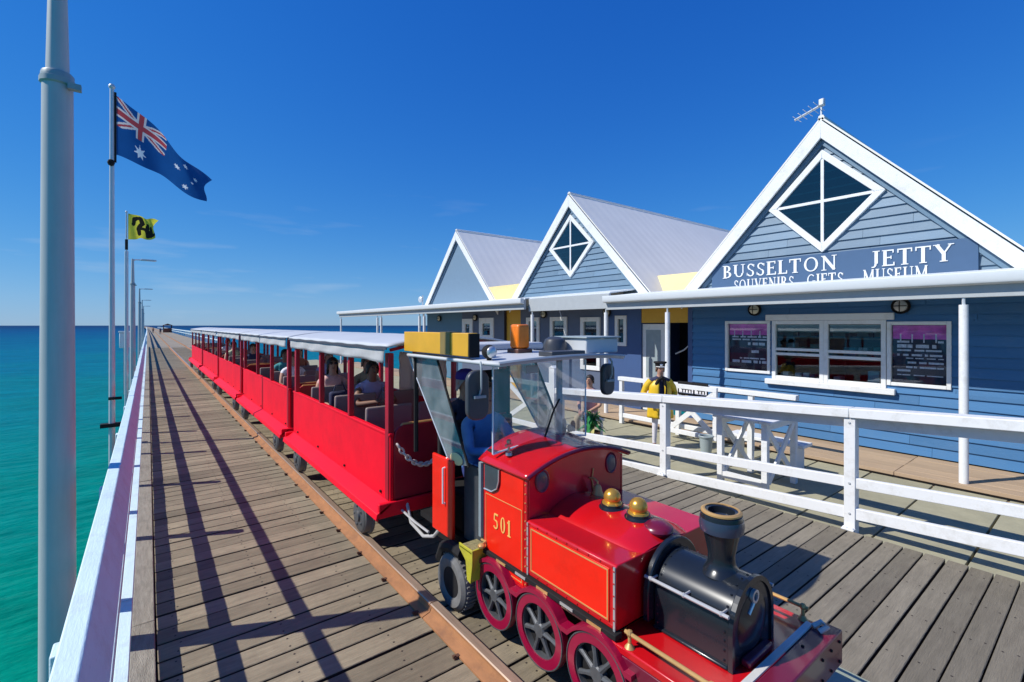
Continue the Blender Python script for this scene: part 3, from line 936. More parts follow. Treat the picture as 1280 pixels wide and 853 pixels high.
# --- near building
b1 = thing('museum_building', 'nearest blue weatherboard gabled building with the museum sign and servery windows', 'building', (XB, YC1, 0))
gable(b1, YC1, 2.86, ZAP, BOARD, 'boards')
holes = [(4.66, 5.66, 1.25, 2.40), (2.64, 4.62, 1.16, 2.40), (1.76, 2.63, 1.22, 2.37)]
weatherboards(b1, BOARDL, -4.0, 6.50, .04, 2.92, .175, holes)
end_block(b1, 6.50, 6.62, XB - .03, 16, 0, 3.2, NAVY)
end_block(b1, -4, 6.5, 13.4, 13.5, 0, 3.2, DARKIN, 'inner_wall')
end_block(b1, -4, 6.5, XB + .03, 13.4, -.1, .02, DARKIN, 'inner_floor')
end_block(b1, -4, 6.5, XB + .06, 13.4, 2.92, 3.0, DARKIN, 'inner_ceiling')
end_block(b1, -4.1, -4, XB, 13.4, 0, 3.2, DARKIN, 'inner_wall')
end_block(b1, -4, .55, XB - .02, XB + .02, 2.92, 3.35, BOARD, 'upper_wall')
# windows: left and right poster windows, two sash windows in the middle
wl_ = window(b1, 4.66, 5.66, 1.25, 2.40, .06, gl=PGL)
wr_ = window(b1, 1.76, 2.63, 1.22, 2.37, .06, gl=PGL)
wa_ = window(b1, 3.64, 4.62, 1.16, 2.40, .075, (1.80, 1.70))
wb_ = window(b1, 2.64, 3.64, 1.16, 2.40, .075, (1.79, 1.68))
m = MB(); m.box(XB - .085, XB - .02, 2.52, 4.74, 2.405, 2.53); obj('window_head', m, WHITE, b1, bevel=.008)
m = MB(); m.box(XB - .12, XB - .02, 2.50, 4.74, 1.05, 1.158); obj('window_sill', m, WHITE, b1, bevel=.008)
# what shows in the windows
def poster(pw, y0, y1, z0, z1, seed):
    r = random.Random(seed)
    m = MB(); m.box(XB + .05, XB + .056, y0, y1, z0, z1, 0)
    zt_ = z1 - (z1 - z0) * .24
    m.box(XB + .046, XB + .0495, y0, y1, zt_, z1, 1)
    z = zt_ - .03
    while z > z0 + .12:
        h = r.choice((.018, .03, .035, .06))
        a = y1 - .06
        while a > y0 + .1:
            l_ = r.uniform(.03, .22)
            if r.random() < .8: m.box(XB + .044, XB + .0495, max(y0 + .04, a - l_), a, z - h, z, 2)
            a -= l_ + r.uniform(.01, .05)
        z -= h + r.choice((.03, .05, .11))
    for k in range(4):
        yy_ = y1 - .1 - k * (y1 - y0) * .22
        m.box(XB + .0435, XB + .0455, yy_ - .02, yy_, zt_ - .06, zt_ + .09, 2)
    obj('poster', m, [POSTD, PURPB, POSTW], pw, smooth=False)
poster(wl_, 4.73, 5.59, 1.32, 2.33, 3)
poster(wr_, 1.83, 2.56, 1.29, 2.30, 5)
# shop interior: shelves and stock
sh = thing('shop_shelf', 'dim shelving seen through the two middle sash windows', 'shelf', (XB + .9, 3.6, 0))
for z in (1.0, 1.62, 2.05):
    m = MB(); m.box(XB + .55, XB + .95, 2.2, 5.0, z - .03, z); obj('shelf_board', m, KHAKI, sh)
for yv in (2.2, 3.6, 5.0):
    m = MB(); m.box(XB + .95, XB + .99, yv - .03, yv + .03, 0, 2.4); obj('upright', m, DARKIN, sh)
rr = random.Random(4)
goods = [(TEALS, 'teal box of goods'), (AQUA, 'aqua carton'), (WSHIRT, 'white packet'), (KHAKI, 'brown packet')]
gi = 0
ORD = ['', 'first', 'second', 'third', 'fourth', 'fifth', 'sixth', 'seventh', 'eighth', 'ninth', 'tenth', 'eleventh', 'twelfth']
for z in (1.0, 1.62, 2.05):
    n_on = 0
    yv = 2.32
    while yv < 4.9:
        wd = rr.uniform(.12, .3); h = rr.uniform(.14, .3)
        mt, nm = goods[rr.randrange(4)]
        if z == 2.05: mt, nm = goods[0]
        m = MB(); m.box(XB + .6, XB + .85, yv, yv + wd, z, z + h); 
        o = obj('stock_box', m, mt, bevel=.01)
        n_on += 1; tag(o, nm + ', ' + ORD[n_on] + ' from the right on the ' + {1.0: 'lowest', 1.62: 'middle', 2.05: 'top'}[z] + ' shelf behind the sash windows', 'box', 'goods on the shop shelves')
        yv += wd + rr.uniform(.02, .2)
m = MB(); m.box(XB + .12, XB + .3, 2.78, 2.96, 1.16, 1.44); tag(obj('stock_box', m, AQUA, bevel=.01), 'bright aqua box in the lower corner of the right sash window', 'box')
m = MB(); m.box(XB + .09, XB + .4, 2.66, 4.6, 1.10, 1.155); obj('counter', m, KHAKI, b1)
for yv, h, lb in ((4.42, .16, 'leftmost white packet on the sill of the left sash window'), (4.18, .15, 'pale blue packet on the sill of the left sash window'), (4.02, .16, 'right hand white packet on the sill of the left sash window')):
    m = MB(); m.box(XB + .12, XB + .22, yv - .06, yv + .05, 1.157, 1.157 + h); tag(obj('stock_packet', m, WSHIRT if yv != 4.18 else AQUA, bevel=.006), lb, 'packet')
m = MB(); m.box(XB + .02, XB + .05, 3.72, 4.54, 2.16, 2.31); m.box(XB + .02, XB + .05, 2.72, 3.55, 2.16, 2.31); obj('roller_blind', m, pm('pale_blind', (.32, .42, .42), .8), b1)

# --- serif lettering (strokes, thick and thin, with serifs)
T_, t_ = .17, .075
def G(ch):
    L, A, S = (lambda *a: ('L',) + a), (lambda *a: ('A',) + a), (lambda *a: ('S',) + a)
    d = {
     'B': (.66, [L(.16, 0, .16, 1, T_), A(.30, .74, .27, .24, -90, 90, T_), A(.30, .27, .33, .25, -90, 90, T_), L(.16, .96, .32, .96, t_), L(.16, .5, .32, .5, t_), L(.16, .04, .32, .04, t_), S(.1, 0, .2), S(.1, 1, .2)]),
     'U': (.86, [L(.18, .3, .18, 1, T_), L(.72, .3, .72, 1, t_), A(.45, .32, .27, .30, 180, 360, .11), S(.18, 1, .34), S(.72, 1, .28)]),
     'S': (.58, [A(.30, .74, .22, .24, 20, 270, .11), A(.29, .26, .24, .25, -160, 90, .12), L(.52, .72, .52, .92, .05), L(.06, .1, .06, .3, .05)]),
     'E': (.64, [L(.16, 0, .16, 1, T_), L(.16, .96, .56, .96, t_), L(.16, .52, .46, .52, t_), L(.16, .04, .60, .04, t_), S(.12, 0, .22), S(.12, 1, .22), L(.56, .8, .56, 1, .06), L(.60, 0, .60, .22, .06), L(.46, .42, .46, .62, .05)]),
     'L': (.60, [L(.16, 0, .16, 1, T_), L(.16, .04, .56, .04, t_), S(.16, 1, .32), S(.12, 0, .22), L(.56, 0, .56, .24, .06)]),
     'T': (.74, [L(.37, 0, .37, 1, T_), L(.03, .96, .71, .96, t_), S(.37, 0, .34), L(.05, .76, .05, 1, .06), L(.69, .76, .69, 1, .06)]),
     'O': (.92, [A(.46, .5, .40, .5, 0, 360, .13)]),
     'N': (.90, [L(.17, 0, .17, 1, t_), L(.15, .97, .73, .04, T_), L(.73, 0, .73, 1, t_), S(.17, 0, .28), S(.13, 1, .22), S(.73, 1, .28)]),
     'J': (.50, [L(.32, .2, .32, 1, T_), A(.14, .16, .2, .22, -110, 10, .11), S(.32, 1, .36)]),
     'Y': (.86, [L(.43, 0, .43, .5, T_), L(.43, .45, .12, 1, T_), L(.43, .45, .74, 1, t_), S(.43, 0, .34), S(.12, 1, .3), S(.74, 1, .26)]),
     'V': (.86, [L(.43, 0, .13, 1, T_), L(.43, 0, .73, 1, t_), S(.13, 1, .32), S(.73, 1, .26)]),
     'I': (.34, [L(.17, 0, .17, 1, T_), S(.17, 0, .32), S(.17, 1, .32)]),
     'R': (.76, [L(.16, 0, .16, 1, T_), A(.32, .74, .26, .24, -90, 90, T_ * .9), L(.16, .96, .34, .96, t_), L(.16, .5, .34, .5, t_), L(.34, .5, .68, .03, T_), S(.16, 0, .3), S(.12, 1, .22)]),
     'G': (.86, [A(.46, .5, .40, .5, 45, 335, .12), L(.76, .1, .76, .45, T_ * .8), S(.72, .45, .28)]),
     'F': (.60, [L(.16, 0, .16, 1, T_), L(.16, .96, .56, .96, t_), L(.16, .52, .46, .52, t_), S(.16, 0, .32), S(.12, 1, .22), L(.56, .78, .56, 1, .06)]),
     'M': (1.06, [L(.16, 0, .16, 1, t_), L(.16, .98, .53, .06, T_), L(.53, .06, .9, .98, t_), L(.9, 0, .9, 1, T_), S(.16, 0, .26), S(.9, 0, .3), S(.13, 1, .2), S(.93, 1, .2)]),
     '5': (.62, [L(.14, .95, .54, .95, .11), L(.14, .55, .16, .95, .1), A(.28, .31, .27, .29, -150, 110, .13)]),
     '0': (.66, [A(.33, .5, .25, .5, 0, 360, .15)]),
     '1': (.42, [L(.21, 0, .21, 1, .17), L(.21, .97, .05, .8, .08), S(.21, 0, .34)]),
    }
    return d[ch]
def letter_mesh(ch, x0, x1, y_left, z0, w_, h_):
    """one letter facing -X, reading towards -Y"""
    wd, st = G(ch)
    m = MB()
    sx_ = w_ / wd
    k = 0
    def P(u, v): return (y_left - u * sx_, z0 + v * h_)
    for s in st:
        e = k * .0007; k += 1
        if s[0] == 'L':
            _, a, b, c, d, wv = s
            dx, dy = c - a, d - b
            ln = math.hypot(dx, dy) or 1
            ox, oy = -dy / ln * wv / 2, dx / ln * wv / 2
            q = [P(a + ox, b + oy), P(c + ox, d + oy), P(c - ox, d - oy), P(a - ox, b - oy)]
            m.prism(q, 'x', x0 - e, x1)
        elif s[0] == 'S':
            _, a, b, ln = s
            b0 = 0 if b < .3 else b - .05
            q = [P(a - ln / 2, b0), P(a + ln / 2, b0), P(a + ln / 2, b0 + .05), P(a - ln / 2, b0 + .05)]
            m.prism(q, 'x', x0 - e, x1)
        else:
            _, cx, cy, rx, ry, a0, a1, wv = s
            n = 14 if a1 - a0 < 300 else 24
            for i in range(n):
                p, q_ = R(a0 + (a1 - a0) * i / n), R(a0 + (a1 - a0) * (i + 1) / n)
                def wq(t): return wv * (.55 + .45 * abs(math.cos(t)))
                q = []
                for tt, sg in ((p, 1), (q_, 1), (q_, -1), (p, -1)):
                    w2 = wq(tt)
                    q.append(P(cx + (rx - (w2 if sg < 0 else 0)) * math.cos(tt), cy + (ry - (t_ if sg < 0 else 0)) * math.sin(tt)))
                m.prism(q, 'x', x0 - e, x1)
    return m
def text(s, parent, x0, x1, ya, yb, z0, h, mat, gap=.10, name='letter'):
    tot = sum(G(c)[0] for c in s) + gap * (len(s) - 1)
    k = (ya - yb) / tot
    y = ya
    for c in s:
        wd = G(c)[0]
        obj(name, letter_mesh(c, x0, x1, y, z0, wd * k, h), mat, parent, smooth=False)
        y -= (wd + gap) * k
sg = thing('museum_sign', 'long blue board with white serif letters on the nearest gable', 'sign', (XB - .05, YC1, 3.4))
m = MB(); m.box(XB - .075, XB - .027, 1.43, 5.97, 2.98, 3.73); obj('board', m, SIGNB, sg, bevel=.005)
LX0, LX1 = XB - .088, XB - .074
text('BUSSELTON', sg, LX0, LX1, 5.69, 3.39, 3.385, .29, WHITE)
text('JETTY', sg, LX0, LX1, 2.87, 1.72, 3.375, .29, WHITE)
text('SOUVENIRS', sg, LX0, LX1, 5.43, 4.17, 3.095, .235, WHITE)
text('GIFTS', sg, LX0, LX1, 3.93, 3.29, 3.095, .235, WHITE)
text('MUSEUM', sg, LX0, LX1, 2.98, 2.05, 3.10, .235, WHITE)
diamond(b1, YC1, 4.77, 1.02)
bulkhead(4.97, 2.65, 'wall lamp with yellowish glass left of the servery windows')
bulkhead(2.42, 2.645, 'wall lamp with grey glass above the right poster window', pm('lamp_diffuser_grey', (.5, .5, .48), .4))
# antenna on the ridge
t = thing('tv_antenna', 'thin television antenna on the peak of the nearest gable', 'antenna', (XB - .1, YC1, ZAP))
m = MB(); m.tube([(XB - .1, YC1, ZAP), (XB - .1, YC1, ZAP + .30)], .02, 6); obj('mast', m, GALV, t)
m = MB(); m.tube([(XB - .12, YC1 + .48, ZAP + .16), (XB - .1, YC1 - .06, ZAP + .32)], .022, 6); obj('boom', m, GALV, t)
for k in range(5):
    y0 = YC1 + .44 - k * .10
    m = MB(); zz = ZAP + .172 + k * .03
    m.tube([(XB - .3 - .02 * k, y0, zz), (XB + .1 + .02 * k, y0, zz)], .006, 5); obj('element', m, GALV, t)
m = MB(); m.box(XB - .15, XB - .05, YC1 - .06, YC1 + .04, ZAP + .28, ZAP + .42); obj('junction', m, GALV, t, bevel=.02)

# --- entrance between near and middle building
e1 = thing('entrance', 'museum entrance with shade-darkened yellow panel over an open dark doorway', 'entrance', (XB, 7.3, 0))
m = MB(); m.box(XB - .02, XB + .03, 6.63, 8.02, 2.37, 2.92); obj('shaded_yellow_panel', m, YELB, e1)
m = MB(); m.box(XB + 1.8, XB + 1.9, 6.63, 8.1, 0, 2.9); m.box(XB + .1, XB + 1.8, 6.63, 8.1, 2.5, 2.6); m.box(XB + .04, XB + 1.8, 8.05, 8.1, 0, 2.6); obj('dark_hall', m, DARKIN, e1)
m = MB(); m.box(XB + .02, XB + .075, 7.32, 8.02, .02, 2.34); dr = obj('door', m, WHITE, e1, bevel=.006)
m = MB(); m.box(XB + .012, XB + .019, 7.44, 7.90, .9, 2.18); obj('pane', m, pm('door_glass', (.30, .36, .38), .15, var=.1), dr)
m = MB(); m.tube([(XB - .02, 7.38, 1.0), (XB - .02, 7.38, 1.2)], .015, 6); obj('handle', m, CHROME, dr)
m = MB(); m.tube([(XB + .4, 7.25, 1.55), (XB + .4, 7.0, 1.66), (XB + .4, 6.82, 1.82), (XB + .4, 6.78, 1.66), (XB + .4, 6.68, 1.70)], .02, 6)
tag(obj('rope', m, WHITE), 'white rope looped across the dark museum doorway', 'rope')
m = MB(); m.box(XB + .55, XB + .9, 6.75, 7.2, .02, .8); tag(obj('display_stand', m, KHAKI, bevel=.02), 'low brown display stand just inside the dark doorway', 'stand')
# --- middle building
b2 = thing('gabled_building', 'middle blue gabled building with a diamond window above the awning', 'building', (XB, YC2, 0))
gable(b2, YC2, 2.86, ZAP + .06, BOARD, 'boards')
m = MB(); m.box(XB - .03, 16, 8.03, 8.5, 0, 2.92); obj('corner_pier', m, NAVY, b2)
def wall_holes(parent, mat, y0, y1, z0, z1, hs):
    hs = sorted(hs)
    y = y0
    for (a, b_, c, d) in hs:
        if a > y: end_block(parent, y, a, XB - .01, XB + .04, z0, z1, mat)
        end_block(parent, a, b_, XB - .01, XB + .04, z0, c, mat)
        end_block(parent, a, b_, XB - .01, XB + .04, d, z1, mat)
        y = b_
    if y < y1: end_block(parent, y, y1, XB - .01, XB + .04, z0, z1, mat)
W2 = [(8.52, 8.93, 1.72, 2.58), (9.50, 10.30, .95, 2.55), (10.90, 11.70, 1.55, 2.58), (12.25, 12.95, 1.55, 2.58)]
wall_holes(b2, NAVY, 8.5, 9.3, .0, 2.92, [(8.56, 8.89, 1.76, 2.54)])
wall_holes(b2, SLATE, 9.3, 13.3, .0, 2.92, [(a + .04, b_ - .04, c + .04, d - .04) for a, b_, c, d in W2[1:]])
for a, b_, c, d in W2: window(b2, a, b_, c, d, .13 if b_ - a > .5 else .1)
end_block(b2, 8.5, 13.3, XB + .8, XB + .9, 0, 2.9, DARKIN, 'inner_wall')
end_block(b2, 13.2, 13.3, XB + .05, 14, 0, 2.9, SLATE)
diamond(b2, YC2, 4.82, 1.0)
bulkhead(9.2, 2.68, 'wall lamp on the navy wall beside the awning step')
bulkhead(11.98, 2.68, 'wall lamp between two small windows of the middle building')
# yellow valley panels
for a, b_, nm, lb in ((6.30, 8.15, 'valley_panel', 'pale yellow panel in the roof valley right of the middle gable'), (13.3, 15.1, 'valley_panel', 'pale yellow panel in the roof valley left of the middle gable')):
    m = MB()
    if a < 10: m.prism([(XB + .25, 2.9), (XB + .32, 2.9), (XB + .95, 3.72), (XB + .88, 3.72)], 'y', a, b_)
    else: m.prism([(13.80, 3.0), (14.62, 3.0), (15.28, 3.80), (13.18, 3.80)], 'x', XB - .10, XB - .04)
    tag(obj(nm, m, YELC), lb, 'panel', 'valley panels')
# entrance to the far building
e2 = thing('entrance', 'darker entrance with a shade-darkened yellow panel left of the middle building', 'entrance', (XB, 13.8, 0))
m = MB(); m.box(XB + .1, XB + .15, 13.32, 14.28, .0, 2.9); obj('shaded_yellow_panel', m, YELB, e2)
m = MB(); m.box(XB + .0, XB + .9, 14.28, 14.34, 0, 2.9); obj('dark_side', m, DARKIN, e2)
# far building
b3 = thing('gabled_building', 'farthest pale blue gabled building at the seaward end', 'building', (XB, YC3, 0))
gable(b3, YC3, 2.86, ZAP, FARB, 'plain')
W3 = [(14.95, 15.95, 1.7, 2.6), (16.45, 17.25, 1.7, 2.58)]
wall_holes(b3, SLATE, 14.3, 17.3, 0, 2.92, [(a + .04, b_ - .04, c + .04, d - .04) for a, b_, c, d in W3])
wall_holes(b3, pm('sunlit_blue_wall', (.09, .20, .30), .6, var=.05), 17.3, 20.5, 0, 2.92, [])  # lighter blue paints in the sunlit end of the wall
for a, b_, c, d in W3: window(b3, a, b_, c, d, .22)
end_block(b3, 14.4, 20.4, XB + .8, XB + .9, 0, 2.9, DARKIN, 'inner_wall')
end_block(b3, 20.4, 20.5, XB + .041, 20, 0, 3.3, FARB)
bulkhead(16.2, 2.62, 'wall lamp between two windows of the farthest building')
bulkhead(19.2, 2.62, 'wall lamp on the lighter sunlit-toned wall of the farthest building')
t = thing('roof_antenna', 'small cluster of aerials at the left foot of the farthest gable', 'antenna', (XB - .2, 20.6, 3.2))
m = MB(); m.tube([(XB - .2, 20.6, 3.1), (XB - .2, 20.6, 3.75)], .03, 6); obj('mast', m, GALV, t)
m = MB(); m.ball((XB - .25, 20.75, 3.55), (.06, .2, .16), 8); obj('dish', m, GALV, t)

# --- awnings
def awning(y0, y1, xe, z0, z1, label, posts, gut=True, xw=XB - .03, slope_up=.12):
    t = thing('awning', label, 'awning', (xe, (y0 + y1) / 2, 0), 'awnings along the building fronts')
    m = MB(); m.prism([(xe + .02, z1 - .02), (xw, z1 + slope_up), (xw, z1 + slope_up + .035), (xe + .02, z1 + .015)], 'y', y0, y1); obj('roof_sheet', m, AWNW, t)
    if gut:
        m = MB(); m.prism([(xe - .14, z1 - .15), (xe - .02, z1 - .17), (xe - .02, z1 + .01), (xe - .16, z1 + .01), (xe - .16, z1 - .11)], 'y', y0 + .003, y1 - .003); obj('gutter', m, AWNW, t, bevel=.008)
    m = MB(); m.box(xe - .015, xe + .07, y0 + .01, y1 - .01, z0, z1 - .025); obj('fascia_beam', m, AWNG, t, bevel=.006)
    yy_ = y0 + .5
    while yy_ < y1:
        m = MB(); m.prism([(xe + .08, z0 + .1), (xw, z1 - .1), (xw, z1 + slope_up - .01), (xe + .08, z1 - .03)], 'y', yy_ - .03, yy_ + .03); obj('rafter', m, AWNG, t)
        yy_ += 1.8
    for yp in posts:
        m = MB(); m.tube([(xe + .02, yp, -.10), (xe + .02, yp, z0 - .10)], .055, 12); p = obj('post', m, WHITE, t)
        m = MB(); m.tube([(xe + .02, yp, z0 - .10), (xe + .02, yp, z0 + .01)], .022, 8); obj('spigot', m, GALV, p)
    return t
awning(-4, 8.15, 9.35, 2.70, 3.04, 'near white awning below the museum sign', (-3.6, 1.42, 6.35))
awning(8.17, 11.45, 9.50, 2.74, 3.16, 'short greyer middle awning set back between the two white ones', (8.3, 11.3), gut=False)
awning(11.48, 29.6, 9.35, 2.80, 3.14, 'long far white awning stretching out past the farthest building', (18.3, 18.75, 23.0, 23.5, 29.3))


# ------------------------------------------------------------------ train: carriages
CX = 2.56
def wheel_mb(mb, x0, x1, yc, zc, r, m0=0):
    mb.lathe([(.03, x0), (r * .86, x0), (r * .9, x0 + .01), (r * .9, x1 - .02), (r, x1 - .02), (r, x1), (.03, x1)], (0, yc, zc), 'x', 24, m0)
def carriage(y0, y1, label, detail=True):
    t = thing('train_carriage', label, 'train carriage', (CX, (y0 + y1) / 2, 0), 'carriages of the red train')
    xa, xb = 1.87, 3.25
    zf, zp = .60, 1.222
    # floor and underframe
    m = MB(); m.box(xa + .03, xb - .03, y0 + .02, y1 - .02, zf - .06, zf); obj('floor', m, CREDD, t)
    m = MB()
    for xx in (2.05, 3.0): m.box(xx, xx + .08, y0 + .1, y1 - .1, .36, zf - .062)
    k = y0 + .5
    while k < y1: m.box(2.132, 2.998, k, k + .07, .40, zf - .07); k += .8
    obj('underframe', m, BLACKM, t)
    # side walls with pressed seams and the foot boards
    for s, xw in ((-1, xa), (1, xb)):
        sd = MB(); sd.box(xw - .018, xw + .018, y0 + .03, y1 - .03, zf - .02, zp)
        sdo = obj('side_panel', sd, CRED, t, bevel=.006)
        m = MB(); m.box(xw - .026, xw + .026, y0 + .03, y1 - .03, zp + .001, zp + .03); obj('top_trim', m, CRED, sdo, bevel=.006)
        n = 1
        for i in range(1, n):
            yy_ = y0 + (y1 - y0) * i / n
            m = MB(); m.box(xw + s * .019, xw + s * .023, yy_ - .012, yy_ + .012, zf + .01, zp - .01); obj('seam', m, CRED, sdo)
        xo = xw + s * .16
        m = MB()
        prof = [(xw + s * .018, zf - .005), (xo, .515), (xo + s * .012, .46), (xo - s * .01, .44), (xo - s * .015, .49), (xw + s * .018, zf - .03)]
        m.prism(prof, 'y', y0, y1); obj('foot_board', m, CRED, t, bevel=.004)
        m = MB()
        kk = y0 + .25
        while kk < y1 - .1:
            m.box(xw + s * .02 if s > 0 else xw - .034, xw + s * .02 + .014 if s > 0 else xw - .02, kk - .015, kk + .015, zf + .03, zf + .05); kk += 1.1
        obj('bolt', m, BLACKM, sdo)
        # posts
        L = y1 - y0
        for f in (.012, .30, .60, .94):
            yy_ = y0 + L * f
            wd = .085 if f in (.012, .94) else .062
            m = MB(); m.box(xw - .03, xw + .03, yy_, yy_ + wd, zp + .031 if f not in (.012,) else zf + .0, 2.03)
            obj('roof_post', m, CREDD, t, bevel=.008)
        # canvas valance
        va = MB()
        xv = xw + s * .062
        def vf(a, b, xv=xv, s=s):
            y = y0 + .06 + (y1 - y0 - .12) * a
            sc_ = .012 * abs(math.sin(a * math.pi * 3)) * (1 - b)
            return (xv + s * .012 * math.sin(a * 31 + b * 3) * (1 - b), y, 1.935 + sc_ + b * .135)
        va.grid(vf, 40, 4)
        vo = obj('valance', va, VALC, t, sharp=180)
        md = vo.modifiers.new('solid', 'SOLIDIFY'); md.thickness = .006
    # ends
    for s, ye in ((-1, y0), (1, y1)):
        yy_ = ye + (.03 if s < 0 else -.07)
        poly = [(xa + .022, zf), (xb - .022, zf), (xb - .022, 1.18)]
        for i in range(7):
            a = R(90 * i / 6); poly.append((xb - .13 + .1 * math.cos(a), 1.22 + .1 * math.sin(a)))
        for i in range(7):
            a = R(90 + 90 * i / 6); poly.append((xa + .13 + .1 * math.cos(a), 1.22 + .1 * math.sin(a)))
        poly.append((xa + .022, 1.18))
        m = MB(); m.prism(poly, 'y', yy_, yy_ + .04); e = obj('end_panel', m, CREDD, t, bevel=.008)
        m = MB(); m.tube([(xa + .05, yy_ + .02, 1.1), (xa + .05, yy_ + .02, 1.25), (xa + .12, yy_ + .02, 1.325), (xb - .12, yy_ + .02, 1.325), (xb - .05, yy_ + .02, 1.25), (xb - .05, yy_ + .02, 1.1)], .014, 6)
        obj('hand_rail', m, LINE, e)
        m = MB(); m.box(xa - .14, xb + .14, ye + (.0 if s < 0 else -.05), ye + (.05 if s < 0 else 0), .46, .60); obj('buffer_beam', m, CRED, t, bevel=.01)
    # roof
    rf = MB()
    ov = .075
    def rfn(a, b):
        x = xa - ov + (xb - xa + 2 * ov) * a
        u = 2 * a - 1
        return (x, y0 - .03 + (y1 - y0 + .06) * b, 2.105 + .085 * (1 - u * u) + .004 * math.sin(b * 40))
    rf.grid(rfn, 16, 24)
    ro = obj('roof', rf, ROOFW, t)
    md = ro.modifiers.new('solid', 'SOLIDIFY'); md.thickness = .02; md.offset = -1
    for x_ in (xa - ov - .012, xb + ov + .002):
        m = MB(); m.box(x_, x_ + .010, y0 - .03, y1 + .03, 2.068, 2.090); obj('edge_trim', m, pm('dark_edge_trim', (.06, .06, .075), .6), ro)
    for f in (.0, .5, 1.0):
        m = MB()
        pts = []
        for i in range(9):
            u = i / 4 - 1
            pts.append((CX + u * .70, y0 + .05 + (y1 - y0 - .1) * f, 2.06 + .08 * (1 - u * u)))
        m.tube(pts, .018, 6); obj('roof_bow', m, CREDD, t)
    # wheels on axles
    for yw in (y0 + .62, y1 - .62):
        for xw in (1.80, 3.24):
            s = 1 if xw < CX else -1
            m = MB(); wheel_mb(m, min(xw - s * .035, xw + s * .06), max(xw - s * .035, xw + s * .06), yw, .30, .20)
            wh = obj('wheel', m, RUBBER, t)
            xf = xw - s * .036
            m = MB(); m.lathe([(.02, -.012), (.15, -.012), (.165, -.004), (.165, .006), (.02, .006)] if s > 0 else [(.02, -.006), (.165, -.006), (.165, .004), (.15, .012), (.02, .012)], (xf, yw, .30), 'x', 20); m.lathe([(.0, -.03), (.05, -.03), (.06, -.01), (.06, .03), (0, .03)], (xf, yw, .30), 'x', 12)
            for i in range(5):
                a = i * 2 * math.pi / 5
                m.ball((xf - s * .014, yw + .10 * math.cos(a), .30 + .10 * math.sin(a)), .016, 6)
            obj('hub', m, SPOKE, wh)
        m = MB(); m.tube([(1.84, yw, .30), (3.2, yw, .30)], .03, 8); m.box(1.95, 2.03, yw - .25, yw + .25, .30, .40); m.box(3.05, 3.13, yw - .25, yw + .25, .30, .40); obj('axle', m, BLACKM, t)
    # seats: pairs with their backs to the engine end
    if detail:
        k = y0 + .95
        while k < y1 - .6:
            for (a, b_) in ((1.95, 2.52), (2.60, 3.17)):
                m = MB(); m.box(a, b_, k + .06, k + .46, .83, .90); so = obj('seat', m, SEATM, t, bevel=.02)
                m = MB(); m.box(a + .05, b_ - .05, k + .12, k + .4, zf, .83); obj('seat_base', m, CREDD, so)
                m = MB(); m.prism([(k, .86), (k + .055, .86), (k + .02, 1.37), (k - .03, 1.37)], 'x', a, b_); obj('seat_back', m, SEATM, t, bevel=.025, seg=3)
            k += 1.12
    return t
cars = [(4.30, 8.18, 'front red carriage right behind the engine, with two passengers and brown seat backs'), (8.42, 13.25, 'second red carriage behind the engine'), (13.47, 18.2, 'third red carriage behind the engine'), (18.4, 24.0, 'fourth red carriage behind the engine'), (24.2, 30.4, 'last red carriage at the far end of the train')]
for a, b_, lb in cars:
    carriage(a, b_, lb)
for i in range(4):
    ya, yb = cars[i][1], cars[i + 1][0]
    m = MB(); m.tube([(CX, ya - .1, .5), (CX, yb + .1, .5)], .035, 8); m.ball((CX, (ya + yb) / 2, .5), .06, 8)
    m.tube([(1.95, ya - .05, .52), (1.93, (ya + yb) / 2, .42), (1.95, yb + .05, .52)], .018, 6)
    tag(obj('coupling', m, RUSTD), ['coupling between the first and second red carriages', 'coupling between the second and third red carriages', 'coupling between the third and fourth red carriages', 'coupling between the fourth and last red carriages'][i], 'coupling', 'couplings between carriages')
# chain hung across the front of the first carriage
t = thing('safety_chain', 'pale plastic chain hanging across the front end of the first carriage', 'chain', (1.9, 4.24, 1.1))
def chain(p0, p1, sag, n, r=.012):
    me = None
    p0, p1 = Vector(p0), Vector(p1)
    def pt(q):
        p = p0.lerp(p1, q); p.z -= sag * 4 * q * (1 - q); return p
    m = MB()
    k = 10
    pts = [(.032 * math.cos(2 * math.pi * i / k), .018 * math.sin(2 * math.pi * i / k), 0) for i in range(k + 1)]
    m.tube(pts, .010, 6, caps=False)
    for i in range(n):
        p, d = pt((i + .5) / n), (pt((i + 1) / n) - pt(i / n))
        if me is None:
            o = obj('chain_link', m, pm('pale_chain_plastic', (.78, .62, .55), .5), t, loc=(0, 0, 0)); me = o.data
        else:
            o = bpy.data.objects.new('chain_link', me); COL.objects.link(o); o.parent = t
        o.location = p - wpos(t)
        q = d.to_track_quat('X', 'Z').to_matrix().to_4x4() @ Matrix.Rotation(R(90 * (i % 2)), 4, 'X')
        o.rotation_euler = q.to_euler()
chain((1.88, 4.235, 1.17), (2.45, 4.235, 1.12), .22, 17)
chain((2.45, 4.235, 1.12), (3.22, 4.235, 1.17), .24, 21)
m = MB()
def bl(a, b):
    return (3.20 + .01 * math.sin(b * 20), 5.6 + 1.5 * a + .01 * math.sin(a * 9), 1.26 + .62 * b)
# roll-down canvas blind on the far side of the first carriage
m.grid(bl, 16, 6); o = obj('canvas_blind', m, CREAM); tag(o, 'cream canvas blind rolled down on the far side of the first carriage', 'blind')
md = o.modifiers.new('solid', 'SOLIDIFY'); md.thickness = .008

# ------------------------------------------------------------------ train: engine
en = thing('train_engine', 'small red tourist train engine numbered 501 with black smokebox and crimson wheels', 'train engine', (CX, 2.3, 0))
EX0, EX1 = 2.055, 3.07
